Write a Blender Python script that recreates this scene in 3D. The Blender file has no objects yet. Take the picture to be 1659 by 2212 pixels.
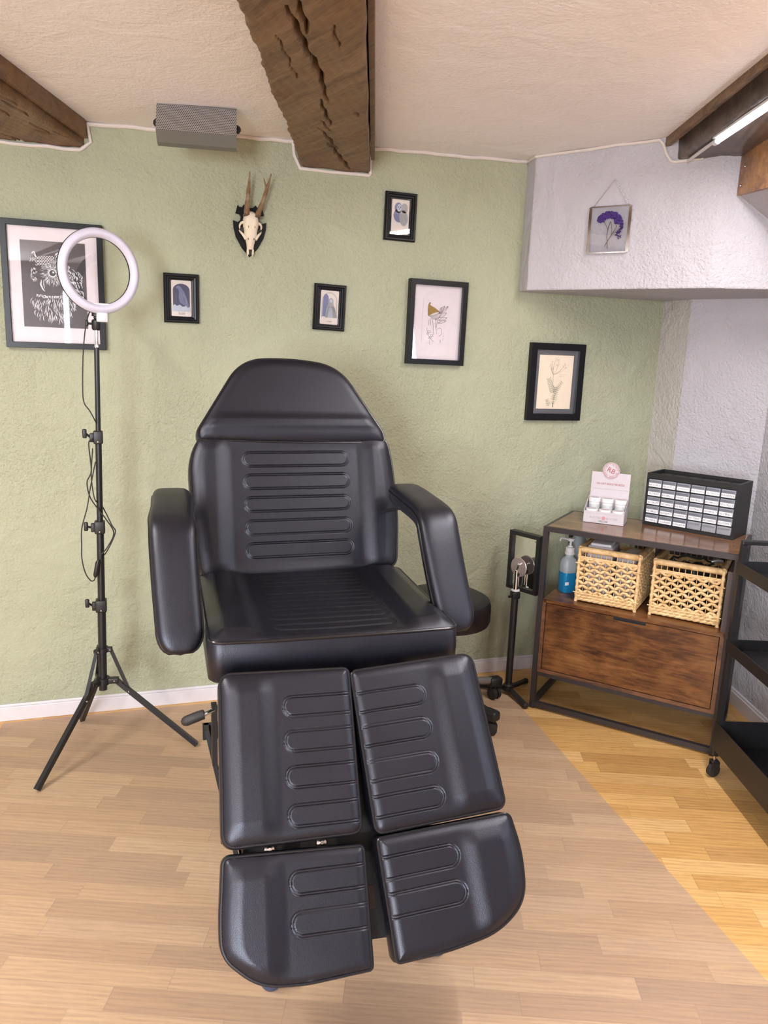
import bpy, bmesh, math, random
import numpy as np
from mathutils import Vector, Matrix

# ------------------------------------------------------------------ camera, light, exposure
S = bpy.context.scene
COL = S.collection
S.view_settings.view_transform = 'Standard'
S.view_settings.look = 'None'
S.view_settings.gamma = 1
S.view_settings.use_curve_mapping = False
S.view_settings.exposure = 0.25

cam = bpy.data.cameras.new('camera')
cam.sensor_fit = 'HORIZONTAL'
cam.sensor_width = 36
cam.lens = 36 * 1661 / 1659
cam.clip_start = 0.02
cam_o = bpy.data.objects.new('camera', cam)
COL.objects.link(cam_o)
S.camera = cam_o
YAW, PITCH, ROLL = 0.31703, 0.20869, -0.03803
fwd = Vector((math.sin(YAW) * math.cos(PITCH), math.cos(YAW) * math.cos(PITCH), -math.sin(PITCH)))
rgt = Vector((math.cos(YAW), -math.sin(YAW), 0))
dwn = fwd.cross(rgt)
r2 = math.cos(ROLL) * rgt + math.sin(ROLL) * dwn
d2 = -math.sin(ROLL) * rgt + math.cos(ROLL) * dwn
Mc = Matrix((r2, -d2, -fwd)).transposed().to_4x4()
Mc.translation = Vector((0, 0, 1.5))
cam_o.matrix_world = Mc

W = bpy.data.worlds.new('world')
S.world = W
W.use_nodes = True
W.node_tree.nodes['Background'].inputs[0].default_value = (0.80, 0.86, 1.0, 1)
W.node_tree.nodes['Background'].inputs[1].default_value = 0.35


def area(name, loc, to, sx, sy, power, color, spread=math.pi):
    l = bpy.data.lights.new(name, 'AREA')
    l.shape = 'RECTANGLE'
    l.size, l.size_y, l.energy, l.color = sx, sy, power, color
    l.spread = spread
    o = bpy.data.objects.new(name, l)
    COL.objects.link(o)
    o.location = loc
    o.rotation_euler = (Vector(to) - Vector(loc)).to_track_quat('-Z', 'Y').to_euler()
    return o


# daylight through the windows behind and beside the photographer
area('window_light', (-1.65, -2.42, 1.38), (-0.9, 3, 1.0), 1.0, 1.15, 150, (0.88, 0.93, 1.0))
area('window_light', (-0.63, -2.42, 1.45), (-0.6, 3, 1.4), 0.05, 1.0, 2.2, (0.75, 0.86, 1.0))
area('window_light', (2.05, 0.33, 1.58), (0.0, 1.2, 1.2), 0.24, 0.50, 6, (0.75, 0.86, 1.0))
# tube left of the left beam, plus an unseen fill light added at the rear
a_ = area('tube_light_left', (-1.0, 1.30, 2.14), (-1.0, 1.30, 0), 0.08, 1.4, 40, (1.0, 0.95, 0.90))
a_.rotation_euler = (0, 0, math.radians(-17))
b_ = area('fill_light_rear', (-1.35, -1.2, 2.14), (-1.35, -1.2, 0), 0.08, 1.4, 46, (1.0, 0.95, 0.90))
b_.rotation_euler = (0, 0, math.radians(-17))

# ------------------------------------------------------------------ node helpers


def new_mat(name):
    m = bpy.data.materials.new(name)
    m.use_nodes = True
    nt = m.node_tree
    return m, nt, nt.nodes['Principled BSDF'], nt.nodes['Material Output']


def setp(b, **k):
    names = dict(color='Base Color', rough='Roughness', metal='Metallic', coat='Coat Weight', coatr='Coat Roughness',
                 trans='Transmission Weight', ior='IOR', alpha='Alpha', spec='Specular IOR Level', sheen='Sheen Weight',
                 emit='Emission Strength', ecol='Emission Color', sss='Subsurface Weight')
    for a, v in k.items():
        if a in ('color', 'ecol') and len(v) == 3:
            v = (*v, 1)
        b.inputs[names[a]].default_value = v


class G:
    """tiny node graph builder"""

    def __init__(s, nt):
        s.nt = nt

    def n(s, t, ins=None, **props):
        nd = s.nt.nodes.new(t)
        for k, v in props.items():
            setattr(nd, k, v)
        for k, v in (ins or {}).items():
            if isinstance(v, bpy.types.NodeSocket):
                s.nt.links.new(v, nd.inputs[k])
            else:
                nd.inputs[k].default_value = v
        return nd

    def m(s, op, a, b=None, c=None, clamp=False):
        ins = {0: a}
        if b is not None:
            ins[1] = b
        if c is not None:
            ins[2] = c
        return s.n('ShaderNodeMath', ins, operation=op, use_clamp=clamp).outputs[0]

    def co(s, scale=(1, 1, 1), rot=(0, 0, 0), loc=(0, 0, 0)):
        t = s.n('ShaderNodeTexCoord').outputs['Object']
        return s.n('ShaderNodeMapping', {'Vector': t, 'Scale': scale, 'Rotation': rot, 'Location': loc}).outputs[0]

    def noise(s, vec, scale, detail=4, rough=0.5, dist=0.0):
        return s.n('ShaderNodeTexNoise', {'Vector': vec, 'Scale': scale, 'Detail': detail, 'Roughness': rough,
                                          'Distortion': dist}).outputs[0]

    def ramp(s, fac, stops):
        r = s.n('ShaderNodeValToRGB', {0: fac})
        el = r.color_ramp.elements
        while len(el) < len(stops):
            el.new(0.5)
        for e, (p, c) in zip(el, stops):
            e.position = p
            e.color = (*c, 1) if len(c) == 3 else c
        return r.outputs[0]

    def mix(s, f, a, b, mode='MIX'):
        n = s.n('ShaderNodeMix', data_type='RGBA', blend_type=mode)
        for i, v in ((0, f), (6, a), (7, b)):
            if isinstance(v, bpy.types.NodeSocket):
                s.nt.links.new(v, n.inputs[i])
            else:
                n.inputs[i].default_value = (*v, 1) if isinstance(v, tuple) and len(v) == 3 else v
        return n.outputs[2]

    def bump(s, h, strength=0.3, dist=0.01, normal=None):
        ins = {'Height': h, 'Strength': strength, 'Distance': dist}
        if normal is not None:
            ins['Normal'] = normal
        return s.n('ShaderNodeBump', ins).outputs[0]

    def link(s, a, b):
        s.nt.links.new(a, b)


def simple(name, color, rough=0.5, metal=0.0, grain=0.0, gscale=400, **k):
    m, nt, b, out = new_mat(name)
    setp(b, color=color, rough=rough, metal=metal, **k)
    g = G(nt)
    co = g.co()
    f = g.noise(co, 35, 3)
    dark = tuple(c * 0.9 for c in color)
    g.link(g.mix(f, color, dark), b.inputs['Base Color'])
    if grain:
        g.link(g.bump(g.noise(co, gscale, 2), grain, 0.001), b.inputs['Normal'])
    return m


def plaster(name, c1, c2, strength, seams=False, coarse=55):
    m, nt, b, out = new_mat(name)
    g = G(nt)
    co = g.co()
    big = g.noise(co, 2.3, 3, 0.55)
    g.link(g.mix(big, c1, c2), b.inputs['Base Color'])
    setp(b, rough=0.75, spec=0.25)
    # rough-cast relief: strong in patches, softer elsewhere
    h1 = g.noise(co, coarse, 4, 0.6, 0.15)
    h1 = g.m('POWER', h1, 1.6)
    patch = g.ramp(g.noise(co, 1.7, 2, 0.5), [(0.35, (.35, .35, .35)), (0.62, (1, 1, 1))])
    h = g.m('MULTIPLY', h1, patch)
    vor = g.n('ShaderNodeTexVoronoi', {'Vector': co, 'Scale': 2.2, 'Randomness': 1.0}, feature='DISTANCE_TO_EDGE').outputs[0]
    crack = g.m('LESS_THAN', vor, 0.006)
    h = g.m('ADD', h, g.m('MULTIPLY', g.noise(co, 7, 3, 0.5, 0.8), 1.6))
    h = g.m('ADD', h, g.m('MULTIPLY', crack, 0.10))
    if seams:
        xyz = g.n('ShaderNodeSeparateXYZ', {0: co}).outputs
        wob = g.m('MULTIPLY', g.noise(co, 3, 2), 0.03)
        xx = g.m('ABSOLUTE', g.m('ADD', g.m('SUBTRACT', xyz[0], -0.222), g.m('SUBTRACT', wob, 0.015)))
        s1 = g.m('MULTIPLY', g.m('LESS_THAN', xx, 0.0025), g.m('LESS_THAN', xyz[2], 1.42))
        zz = g.m('ABSOLUTE', g.m('ADD', g.m('ADD', xyz[2], g.m('MULTIPLY', xyz[0], 0.13)), g.m('SUBTRACT', wob, 0.60)))
        s2 = g.m('MULTIPLY', g.m('LESS_THAN', zz, 0.003), g.m('LESS_THAN', xyz[0], 0.35))
        h = g.m('SUBTRACT', h, g.m('MULTIPLY', g.m('MAXIMUM', s1, s2), 0.25))
    g.link(g.bump(h, strength, 0.012), b.inputs['Normal'])
    return m


def leather(name, c=(0.0055, 0.0055, 0.009)):
    m, nt, b, out = new_mat(name)
    g = G(nt)
    co = g.co()
    setp(b, color=c, rough=0.40, spec=0.55)
    b.inputs['Specular Tint'].default_value = (0.84, 0.86, 1.0, 1)
    v = g.n('ShaderNodeTexVoronoi', {'Vector': co, 'Scale': 620.0}).outputs[0]
    h = g.m('ADD', v, g.noise(co, 90, 3))
    g.link(g.bump(h, 0.16, 0.0012), b.inputs['Normal'])
    g.link(g.m('ADD', g.m('MULTIPLY', g.noise(co, 12, 3), 0.12), 0.30), b.inputs['Roughness'])
    return m


def oak_floor(name):
    m, nt, b, out = new_mat(name)
    g = G(nt)
    co = g.co(rot=(0, 0, math.radians(20.5)))
    xyz = g.n('ShaderNodeSeparateXYZ', {0: co}).outputs
    u, v = xyz[0], xyz[1]
    row = g.m('FLOOR', g.m('DIVIDE', v, 0.069))
    rnd = g.n('ShaderNodeTexWhiteNoise', {'W': row}, noise_dimensions='1D').outputs[0]
    L = g.m('ADD', g.m('MULTIPLY', rnd, 0.16), 0.36)
    uu = g.m('DIVIDE', g.m('ADD', u, g.m('MULTIPLY', rnd, 7.3)), L)
    cell = g.m('FLOOR', uu)
    cv = g.n('ShaderNodeCombineXYZ', {0: row, 1: cell, 2: 0.0}).outputs[0]
    wn = g.n('ShaderNodeTexWhiteNoise', {'Vector': cv}, noise_dimensions='3D')
    r = wn.outputs[0]
    base = g.ramp(r, [(0.0, (0.47, 0.265, 0.095)), (0.3, (0.59, 0.345, 0.125)), (0.65, (0.65, 0.395, 0.15)),
                      (0.88, (0.71, 0.46, 0.205)), (1.0, (0.50, 0.28, 0.10))])
    off = g.n('ShaderNodeVectorMath', {0: co, 1: g.n('ShaderNodeVectorMath', {0: wn.outputs[1], 'Scale': 9.0},
              operation='SCALE').outputs[0]}, operation='ADD').outputs[0]
    st = g.n('ShaderNodeMapping', {'Vector': off, 'Scale': (1.6, 22, 1)}).outputs[0]
    grain = g.noise(st, 4.0, 6, 0.62, 1.2)
    st2 = g.n('ShaderNodeMapping', {'Vector': off, 'Scale': (3, 90, 1)}).outputs[0]
    fine = g.noise(st2, 6.0, 3, 0.6)
    wv = g.n('ShaderNodeTexWave', {'Vector': g.n('ShaderNodeMapping', {'Vector': off, 'Scale': (2.0, 16, 1)}).outputs[0],
             'Scale': 1.3, 'Distortion': 6.0, 'Detail': 3.0, 'Detail Scale': 1.3}, bands_direction='Y').outputs[1]
    d = g.m('ADD', g.m('MULTIPLY', grain, 0.52), g.m('MULTIPLY', fine, 0.38))
    d = g.m('ADD', d, g.m('MULTIPLY', wv, 0.11))
    shade = g.ramp(d, [(0.34, (0.76, 0.69, 0.62)), (0.50, (0.96, 0.95, 0.92)), (0.62, (1.10, 1.09, 1.06))])
    col = g.mix(1.0, base, shade, 'MULTIPLY')
    kn = g.n('ShaderNodeTexVoronoi', {'Vector': g.n('ShaderNodeMapping', {'Vector': co, 'Scale': (1, 1.8, 1)}).outputs[0],
             'Scale': 4.2}).outputs[0]
    knot = g.m('MULTIPLY', g.m('LESS_THAN', kn, 0.022), 0.7)
    col = g.mix(knot, col, (0.12, 0.05, 0.02))
    fv = g.m('FRACT', g.m('DIVIDE', v, 0.069))
    fu = g.m('FRACT', uu)
    e = g.m('MAXIMUM', g.m('LESS_THAN', fv, 0.018), g.m('LESS_THAN', fu, 0.004))
    col = g.mix(g.m('MULTIPLY', e, 0.35), col, (0.16, 0.08, 0.03))
    g.link(col, b.inputs['Base Color'])
    setp(b, rough=0.42, spec=0.4)
    g.link(g.bump(d, 0.05, 0.002), b.inputs['Normal'])
    return m


def beam_wood(name, tint=1.0):
    m, nt, b, out = new_mat(name)
    g = G(nt)
    co = g.co(rot=(0, 0, math.radians(-17)))
    st = g.n('ShaderNodeMapping', {'Vector': co, 'Scale': (12, 1.1, 12)}).outputs[0]
    n1 = g.noise(st, 2.2, 6, 0.62, 0.9)
    fine = g.noise(g.n('ShaderNodeMapping', {'Vector': co, 'Scale': (60, 4, 60)}).outputs[0], 4, 4, 0.6)
    n2 = g.noise(g.co(), 4.0, 4, 0.6)
    d = g.m('ADD', g.m('MULTIPLY', n1, 0.6), g.m('MULTIPLY', fine, 0.4))
    col = g.ramp(d, [(0.30, (0.06, 0.032, 0.018)), (0.43, (0.125, 0.070, 0.036)), (0.54, (0.19, 0.112, 0.058)),
                     (0.70, (0.28, 0.18, 0.10))])
    col = g.mix(g.ramp(n2, [(0.48, (0, 0, 0)), (0.72, (.65, .65, .65))]), col, (0.20 * tint, 0.085, 0.028))
    g.link(col, b.inputs['Base Color'])
    setp(b, rough=0.5, spec=0.35)
    h = g.m('ADD', g.m('MULTIPLY', n1, 0.6), g.m('MULTIPLY', fine, 0.30))
    g.link(g.bump(h, 0.42, 0.008), b.inputs['Normal'])
    return m


def rustic(name, c=((0.026, 0.011, 0.006), (0.080, 0.030, 0.011), (0.150, 0.060, 0.019), (0.23, 0.105, 0.036)), rough=0.28, rot=(0, 0, 0)):
    m, nt, b, out = new_mat(name)
    g = G(nt)
    co = g.co(rot=rot)
    st = g.n('ShaderNodeMapping', {'Vector': co, 'Scale': (1.5, 13, 13)}).outputs[0]
    n1 = g.noise(st, 4.2, 8, 0.70, 1.2)
    n2 = g.noise(g.n('ShaderNodeMapping', {'Vector': co, 'Scale': (1, 1.6, 1.6)}).outputs[0], 6.5, 5, 0.6, 0.3)
    d = g.m('ADD', g.m('MULTIPLY', n1, 0.48), g.m('MULTIPLY', n2, 0.56))
    col = g.ramp(d, [(0.37, c[0]), (0.47, c[1]), (0.55, c[2]), (0.68, c[3])])
    g.link(col, b.inputs['Base Color'])
    setp(b, rough=rough, spec=0.5)
    g.link(g.bump(n1, 0.12, 0.002), b.inputs['Normal'])
    return m


def wicker_mat(name):
    m, nt, b, out = new_mat(name)
    g = G(nt)
    co = g.co()
    n = g.noise(co, 28, 4, 0.6)
    n2 = g.noise(g.n('ShaderNodeMapping', {'Vector': co, 'Scale': (1, 1, 7)}).outputs[0], 90, 3)
    d = g.m('ADD', g.m('MULTIPLY', n, 0.6), g.m('MULTIPLY', n2, 0.4))
    g.link(g.ramp(d, [(0.30, (0.40, 0.23, 0.09)), (0.5, (0.72, 0.49, 0.24)), (0.7, (0.88, 0.68, 0.40))]), b.inputs['Base Color'])
    setp(b, rough=0.55)
    g.link(g.bump(n2, 0.5, 0.002), b.inputs['Normal'])
    return m


def glass_pane(name, tint=(1, 1, 1), refl=1.0):
    m, nt, b, out = new_mat(name)
    g = G(nt)
    nt.nodes.remove(b)
    t = g.n('ShaderNodeBsdfTransparent', {0: (*tint, 1)})
    gl = g.n('ShaderNodeBsdfGlossy', {0: (1, 1, 1, 1), 1: 0.02})
    fr = g.n('ShaderNodeFresnel', {0: 1.5}).outputs[0]
    dirt = g.m('MULTIPLY', g.noise(g.co(), 6, 2), 0.012)
    mx = g.n('ShaderNodeMixShader', {0: g.m('ADD', g.m('MULTIPLY', fr, refl), dirt), 1: t.outputs[0], 2: gl.outputs[0]})
    g.link(mx.outputs[0], out.inputs[0])
    return m


def mat_film(name):
    """clear vinyl sheet: mostly see-through, slightly milky"""
    m, nt, b, out = new_mat(name)
    g = G(nt)
    setp(b, color=(0.80, 0.72, 0.68), rough=0.33, spec=0.4)
    t = g.n('ShaderNodeBsdfTransparent', {0: (0.93, 0.93, 0.95, 1)})
    f = g.m('ADD', g.m('MULTIPLY', g.noise(g.co(), 2.0, 2), 0.03), 0.10)
    mx = g.n('ShaderNodeMixShader', {0: f, 1: t.outputs[0], 2: b.outputs[0]})
    g.link(mx.outputs[0], out.inputs[0])
    return m


def perforated(name):
    m, nt, b, out = new_mat(name)
    g = G(nt)
    co = g.co()
    xyz = g.n('ShaderNodeSeparateXYZ', {0: co}).outputs
    rowf = g.m('DIVIDE', xyz[2], 0.0056)
    row = g.m('FLOOR', rowf)
    xo = g.m('ADD', g.m('DIVIDE', xyz[0], 0.0065), g.m('MULTIPLY', g.m('MODULO', row, 2.0), 0.5))
    fx = g.m('SUBTRACT', g.m('FRACT', xo), 0.5)
    fy = g.m('SUBTRACT', g.m('FRACT', rowf), 0.5)
    r = g.m('SQRT', g.m('ADD', g.m('MULTIPLY', fx, fx), g.m('MULTIPLY', fy, fy)))
    hole = g.m('LESS_THAN', r, 0.31)
    g.link(g.mix(hole, (0.42, 0.40, 0.39), (0.035, 0.033, 0.032)), b.inputs['Base Color'])
    g.link(g.m('MULTIPLY', g.m('SUBTRACT', 1.0, hole), 0.6), b.inputs['Metallic'])
    setp(b, rough=0.45)
    return m


def mesh_tray(name):
    m, nt, b, out = new_mat(name)
    g = G(nt)
    co = g.co()
    xyz = g.n('ShaderNodeSeparateXYZ', {0: co}).outputs
    fx = g.m('ABSOLUTE', g.m('SUBTRACT', g.m('FRACT', g.m('DIVIDE', xyz[0], 0.009)), 0.5))
    fy = g.m('ABSOLUTE', g.m('SUBTRACT', g.m('FRACT', g.m('DIVIDE', xyz[1], 0.006)), 0.5))
    hole = g.m('MULTIPLY', g.m('LESS_THAN', fx, 0.3), g.m('LESS_THAN', fy, 0.28))
    setp(b, color=(0.02, 0.02, 0.022), rough=0.4)
    t = g.n('ShaderNodeBsdfTransparent')
    mx = g.n('ShaderNodeMixShader', {0: hole, 1: b.outputs[0], 2: t.outputs[0]})
    g.link(mx.outputs[0], out.inputs[0])
    return m


def emitter(name, c, s):
    m, nt, b, out = new_mat(name)
    setp(b, color=c, ecol=c, emit=s, rough=0.4)
    g = G(nt)
    n = g.noise(g.co(), 3, 1)
    g.link(g.m('ADD', g.m('MULTIPLY', n, 0.01), s), b.inputs['Emission Strength'])
    return m


def liquid(name, c, rough=0.1, trans=0.6):
    m, nt, b, out = new_mat(name)
    setp(b, color=c, rough=rough, trans=trans, ior=1.3)
    g = G(nt)
    n = g.noise(g.co(), 20, 2)
    g.link(g.mix(n, c, tuple(x * .92 for x in c)), b.inputs['Base Color'])
    return m


M = dict(
    green=plaster('green_plaster', (0.385, 0.405, 0.280), (0.430, 0.445, 0.325), 0.85, True, 95),
    white=plaster('white_plaster', (0.48, 0.465, 0.505), (0.535, 0.515, 0.56), 0.8, False, 90),
    column=plaster('cream_plaster', (0.54, 0.52, 0.49), (0.60, 0.57, 0.55), 0.9, False, 70),
    ceil=plaster('ceiling_plaster', (0.84, 0.795, 0.80), (0.88, 0.84, 0.845), 0.42, False, 75),
    oak=oak_floor('oak_parquet'),
    beam=beam_wood('old_beam_wood'),
    beamdark=rustic('dark_beam_wood', ((0.035, 0.024, 0.020), (0.065, 0.046, 0.038), (0.095, 0.068, 0.055), (0.15, 0.085, 0.055)), 0.35, (0, 0, 1.2)),
    beam2=rustic('sawn_beam_wood', ((0.10, 0.045, 0.02), (0.22, 0.10, 0.04), (0.34, 0.16, 0.06), (0.46, 0.24, 0.09)), 0.4, (0, 0, 1.2)),
    paint=simple('white_gloss_paint', (0.70, 0.67, 0.70), 0.35),
    trim=simple('white_caulk', (0.72, 0.66, 0.62), 0.5, grain=.3, gscale=60),
    leather=leather('black_leatherette'),
    piping=simple('black_piping', (0.010, 0.010, 0.013), 0.24, grain=0),
    steel=simple('black_powder_coat', (0.014, 0.014, 0.016), 0.38, grain=.1),
    steel_brown=simple('black_cabinet_steel', (0.030, 0.024, 0.026), 0.38, grain=.1),
    plastic=simple('black_plastic', (0.012, 0.012, 0.013), 0.45, grain=.1),
    rubber=simple('black_rubber', (0.02, 0.018, 0.018), 0.6),
    blue=simple('blue_plastic_foot', (0.05, 0.07, 0.13), 0.5),
    chrome=simple('chrome', (0.75, 0.74, 0.74), 0.12, 1.0),
    mirror=simple('polished_plate', (0.80, 0.80, 0.78), 0.04, 1.0),
    grey=simple('grey_metal', (0.30, 0.29, 0.28), 0.4, 0.7),
    greyp=simple('grey_lacquer', (0.17, 0.17, 0.155), 0.5, 0.2),
    pinkdisc=simple('dull_copper_disc', (0.50, 0.42, 0.42), 0.35, 0.6),
    wplastic=simple('white_plastic', (0.72, 0.71, 0.74), 0.35),
    diffuser=simple('ring_diffuser', (0.62, 0.60, 0.72), 0.3, sss=0.0),
    frame=simple('black_frame_lacquer', (0.006, 0.006, 0.008), 0.34, spec=0.25),
    mount=simple('white_mount_board', (0.70, 0.62, 0.64), 0.8),
    greymount=simple('slate_mount_board', (0.075, 0.072, 0.085), 0.7),
    cream=simple('cream_paper', (0.80, 0.68, 0.54), 0.8),
    card=simple('card_paper', (0.72, 0.64, 0.58), 0.6),
    night=simple('dark_print_ground', (0.060, 0.050, 0.055), 0.7),
    chalk=simple('white_pencil', (0.80, 0.78, 0.80), 0.8),
    ink=simple('ink_line', (0.05, 0.035, 0.03), 0.8),
    inkl=simple('thin_ink_line', (0.28, 0.24, 0.20), 0.8),
    leafg=simple('printed_leaf_green', (0.17, 0.19, 0.10), 0.8),
    navy=simple('card_night_blue', (0.055, 0.06, 0.12), 0.7),
    slate=simple('card_slate_blue', (0.20, 0.21, 0.34), 0.7),
    pale=simple('card_pale_blue', (0.48, 0.50, 0.56), 0.7),
    olive=simple('mushroom_cap_olive', (0.28, 0.17, 0.025), 0.7),
    purple=simple('dried_purple_blossom', (0.050, 0.018, 0.16), 0.8, grain=.6, gscale=300),
    stem=simple('dried_stem', (0.16, 0.10, 0.05), 0.8),
    bone=simple('skull_bone', (0.74, 0.64, 0.50), 0.55, grain=.5, gscale=60),
    antler=beam_wood('antler_horn', 1.0),
    cab=rustic('rustic_wood'),
    cabtop=rustic('rustic_wood_top', ((0.07, 0.035, 0.02), (0.15, 0.075, 0.04), (0.21, 0.11, 0.06), (0.27, 0.15, 0.085)), 0.16),
    cabdark=rustic('rustic_wood_edge', ((0.03, 0.014, 0.009), (0.09, 0.038, 0.02), (0.15, 0.065, 0.03), (0.20, 0.095, 0.045)), 0.4),
    cabpost=rustic('dark_back_wood', ((0.03, 0.02, 0.02), (0.055, 0.038, 0.036), (0.07, 0.05, 0.046), (0.09, 0.062, 0.056)), 0.5, (0, 1.57, 0)),
    wicker=wicker_mat('water_hyacinth'),
    glass=glass_pane('picture_glass'),
    film=mat_film('clear_vinyl'),
    perf=perforated('perforated_sheet'),
    tray=mesh_tray('tray_mesh'),
    led=emitter('led_tube', (1.0, 0.97, 0.95), 9.0),
    bluel=liquid('blue_liquid', (0.02, 0.30, 0.62), 0.25, 0.35),
    milky=liquid('milky_plastic', (0.62, 0.68, 0.74), 0.3, 0.45),
    drawerp=liquid('clear_drawer_plastic', (0.30, 0.31, 0.36), 0.18, 0.25),
    drawer_e=liquid('empty_drawer_plastic', (0.42, 0.43, 0.47), 0.2, 0.3),
    label=simple('label_paper', (0.86, 0.84, 0.88), 0.6),
    text=simple('printed_text', (0.03, 0.03, 0.035), 0.6),
    red=simple('printed_red', (0.38, 0.06, 0.07), 0.6),
    pink=simple('printed_pink', (0.62, 0.27, 0.30), 0.6),
    tgrey=simple('printed_grey', (0.36, 0.35, 0.35), 0.6),
    box=simple('white_cardboard', (0.58, 0.53, 0.57), 0.5),
    jar=simple('white_jar', (0.80, 0.77, 0.77), 0.3),
    jarlabel=simple('jar_label', (0.55, 0.57, 0.57), 0.5),
    jarin=simple('jar_lid_top', (0.50, 0.45, 0.48), 0.4),
    brownplate=simple('brown_plate', (0.10, 0.06, 0.045), 0.5),
)
M['antler'] = simple('antler_horn', (0.20, 0.115, 0.055), 0.5, grain=.9, gscale=80)
M['burr'] = simple('antler_burr', (0.10, 0.06, 0.035), 0.6, grain=.9, gscale=150)

# ------------------------------------------------------------------ mesh helpers


class MB:
    def __init__(s):
        s.v = []
        s.f = []

    def add(s, vs, fs):
        o = len(s.v)
        s.v += [tuple(x) for x in vs]
        s.f += [tuple(i + o for i in f) for f in fs]
        return s

    def box(s, a, b, mat=None):
        x0, y0, z0 = a
        x1, y1, z1 = b
        vs = [Vector(p) for p in ((x0, y0, z0), (x1, y0, z0), (x1, y1, z0), (x0, y1, z0), (x0, y0, z1), (x1, y0, z1), (x1, y1, z1), (x0, y1, z1))]
        if mat is not None:
            vs = [mat @ v for v in vs]
        return s.add(vs, [(0, 3, 2, 1), (4, 5, 6, 7), (0, 1, 5, 4), (1, 2, 6, 5), (2, 3, 7, 6), (3, 0, 4, 7)])

    def rbox(s, a, b, r, mat=None, seg=3):
        """rounded box by superposing an inset grid"""
        bm = bmesh.new()
        bmesh.ops.create_cube(bm, size=1)
        c = [(a[i] + b[i]) / 2 for i in range(3)]
        d = [abs(b[i] - a[i]) for i in range(3)]
        for v in bm.verts:
            v.co = Vector((c[0] + v.co.x * d[0], c[1] + v.co.y * d[1], c[2] + v.co.z * d[2]))
        bmesh.ops.bevel(bm, geom=bm.edges[:], offset=min(r, min(d) * .49), segments=seg, profile=.5, affect='EDGES')
        vs = [v.co.copy() for v in bm.verts]
        bm.verts.index_update()
        fs = [[v.index for v in f.verts] for f in bm.faces]
        bm.free()
        if mat is not None:
            vs = [mat @ v for v in vs]
        return s.add(vs, fs)

    def tube(s, pts, r, n=10, closed=False, sq=None):
        """round tube along points; r number or list; sq=(w,h) rectangular section"""
        pts = [Vector(p) for p in pts]
        N = len(pts)
        rs = r if isinstance(r, (list, tuple)) else [r] * N
        tang = []
        for i in range(N):
            if closed:
                t = pts[(i + 1) % N] - pts[i - 1]
            else:
                t = pts[min(i + 1, N - 1)] - pts[max(i - 1, 0)]
            tang.append(t.normalized() if t.length > 1e-9 else Vector((0, 0, 1)))
        up = Vector((0, 0, 1)) if abs(tang[0].z) < .9 else Vector((0, 1, 0))
        nrm = (up - tang[0] * up.dot(tang[0])).normalized()
        vs = []
        for i in range(N):
            nrm = (nrm - tang[i] * nrm.dot(tang[i])).normalized()
            bi = tang[i].cross(nrm)
            for k in range(n):
                a = 2 * math.pi * (k + .5) / n
                ca, sa = math.cos(a), math.sin(a)
                if sq:
                    q = 1 / max(abs(ca), abs(sa))
                    vs.append(pts[i] + nrm * ca * q * sq[1] / 2 + bi * sa * q * sq[0] / 2)
                else:
                    vs.append(pts[i] + (nrm * ca + bi * sa) * rs[i])
        fs = []
        for i in range(N if closed else N - 1):
            j = (i + 1) % N
            for k in range(n):
                l = (k + 1) % n
                fs.append((i * n + k, i * n + l, j * n + l, j * n + k))
        if not closed:
            fs.append(tuple(range(n - 1, -1, -1)))
            fs.append(tuple((N - 1) * n + k for k in range(n)))
        return s.add(vs, fs)

    def lathe(s, prof, c=(0, 0, 0), n=32, mat=None):
        """profile (r,z) turned about z at c"""
        vs = []
        for r, z in prof:
            for k in range(n):
                a = 2 * math.pi * k / n
                p = Vector((c[0] + r * math.cos(a), c[1] + r * math.sin(a), c[2] + z))
                vs.append(mat @ p if mat is not None else p)
        fs = []
        for i in range(len(prof) - 1):
            for k in range(n):
                l = (k + 1) % n
                fs.append((i * n + k, i * n + l, (i + 1) * n + l, (i + 1) * n + k))
        fs.append(tuple(range(n - 1, -1, -1)))
        fs.append(tuple((len(prof) - 1) * n + k for k in range(n)))
        return s.add(vs, fs)

    def prism(s, poly, z0, z1, mat=None):
        """polygon (x,y) extruded z0..z1 ; z1 may be a function of (x,y)"""
        n = len(poly)
        f1 = z1 if callable(z1) else (lambda x, y: z1)
        vs = [Vector((x, y, z0)) for x, y in poly] + [Vector((x, y, f1(x, y))) for x, y in poly]
        if mat is not None:
            vs = [mat @ v for v in vs]
        fs = [tuple(range(n - 1, -1, -1)), tuple(range(n, 2 * n))]
        fs += [(i, (i + 1) % n, n + (i + 1) % n, n + i) for i in range(n)]
        return s.add(vs, fs)

    def ball(s, c, r, n=12, sc=(1, 1, 1), mat=None):
        vs, fs = [], []
        m = max(4, n // 2)
        for i in range(m + 1):
            t = math.pi * i / m
            for k in range(n):
                a = 2 * math.pi * k / n
                p = Vector((c[0] + r * sc[0] * math.sin(t) * math.cos(a), c[1] + r * sc[1] * math.sin(t) * math.sin(a), c[2] + r * sc[2] * math.cos(t)))
                vs.append(mat @ p if mat is not None else p)
        for i in range(m):
            for k in range(n):
                l = (k + 1) % n
                fs.append((i * n + k, (i + 1) * n + k, (i + 1) * n + l, i * n + l))
        return s.add(vs, fs)

    def grid(s, P):
        a, b = P.shape[:2]
        s_ = [tuple(p) for p in P.reshape(-1, 3)]
        fs = [(i * b + j, i * b + j + 1, (i + 1) * b + j + 1, (i + 1) * b + j) for i in range(a - 1) for j in range(b - 1)]
        return s.add(s_, fs)


def tag(o, label=None, cat=None, group=None, kind=None):
    if label:
        o['label'] = label
    if cat:
        o['category'] = cat
    if group:
        o['group'] = group
    if kind:
        o['kind'] = kind
    return o


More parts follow.
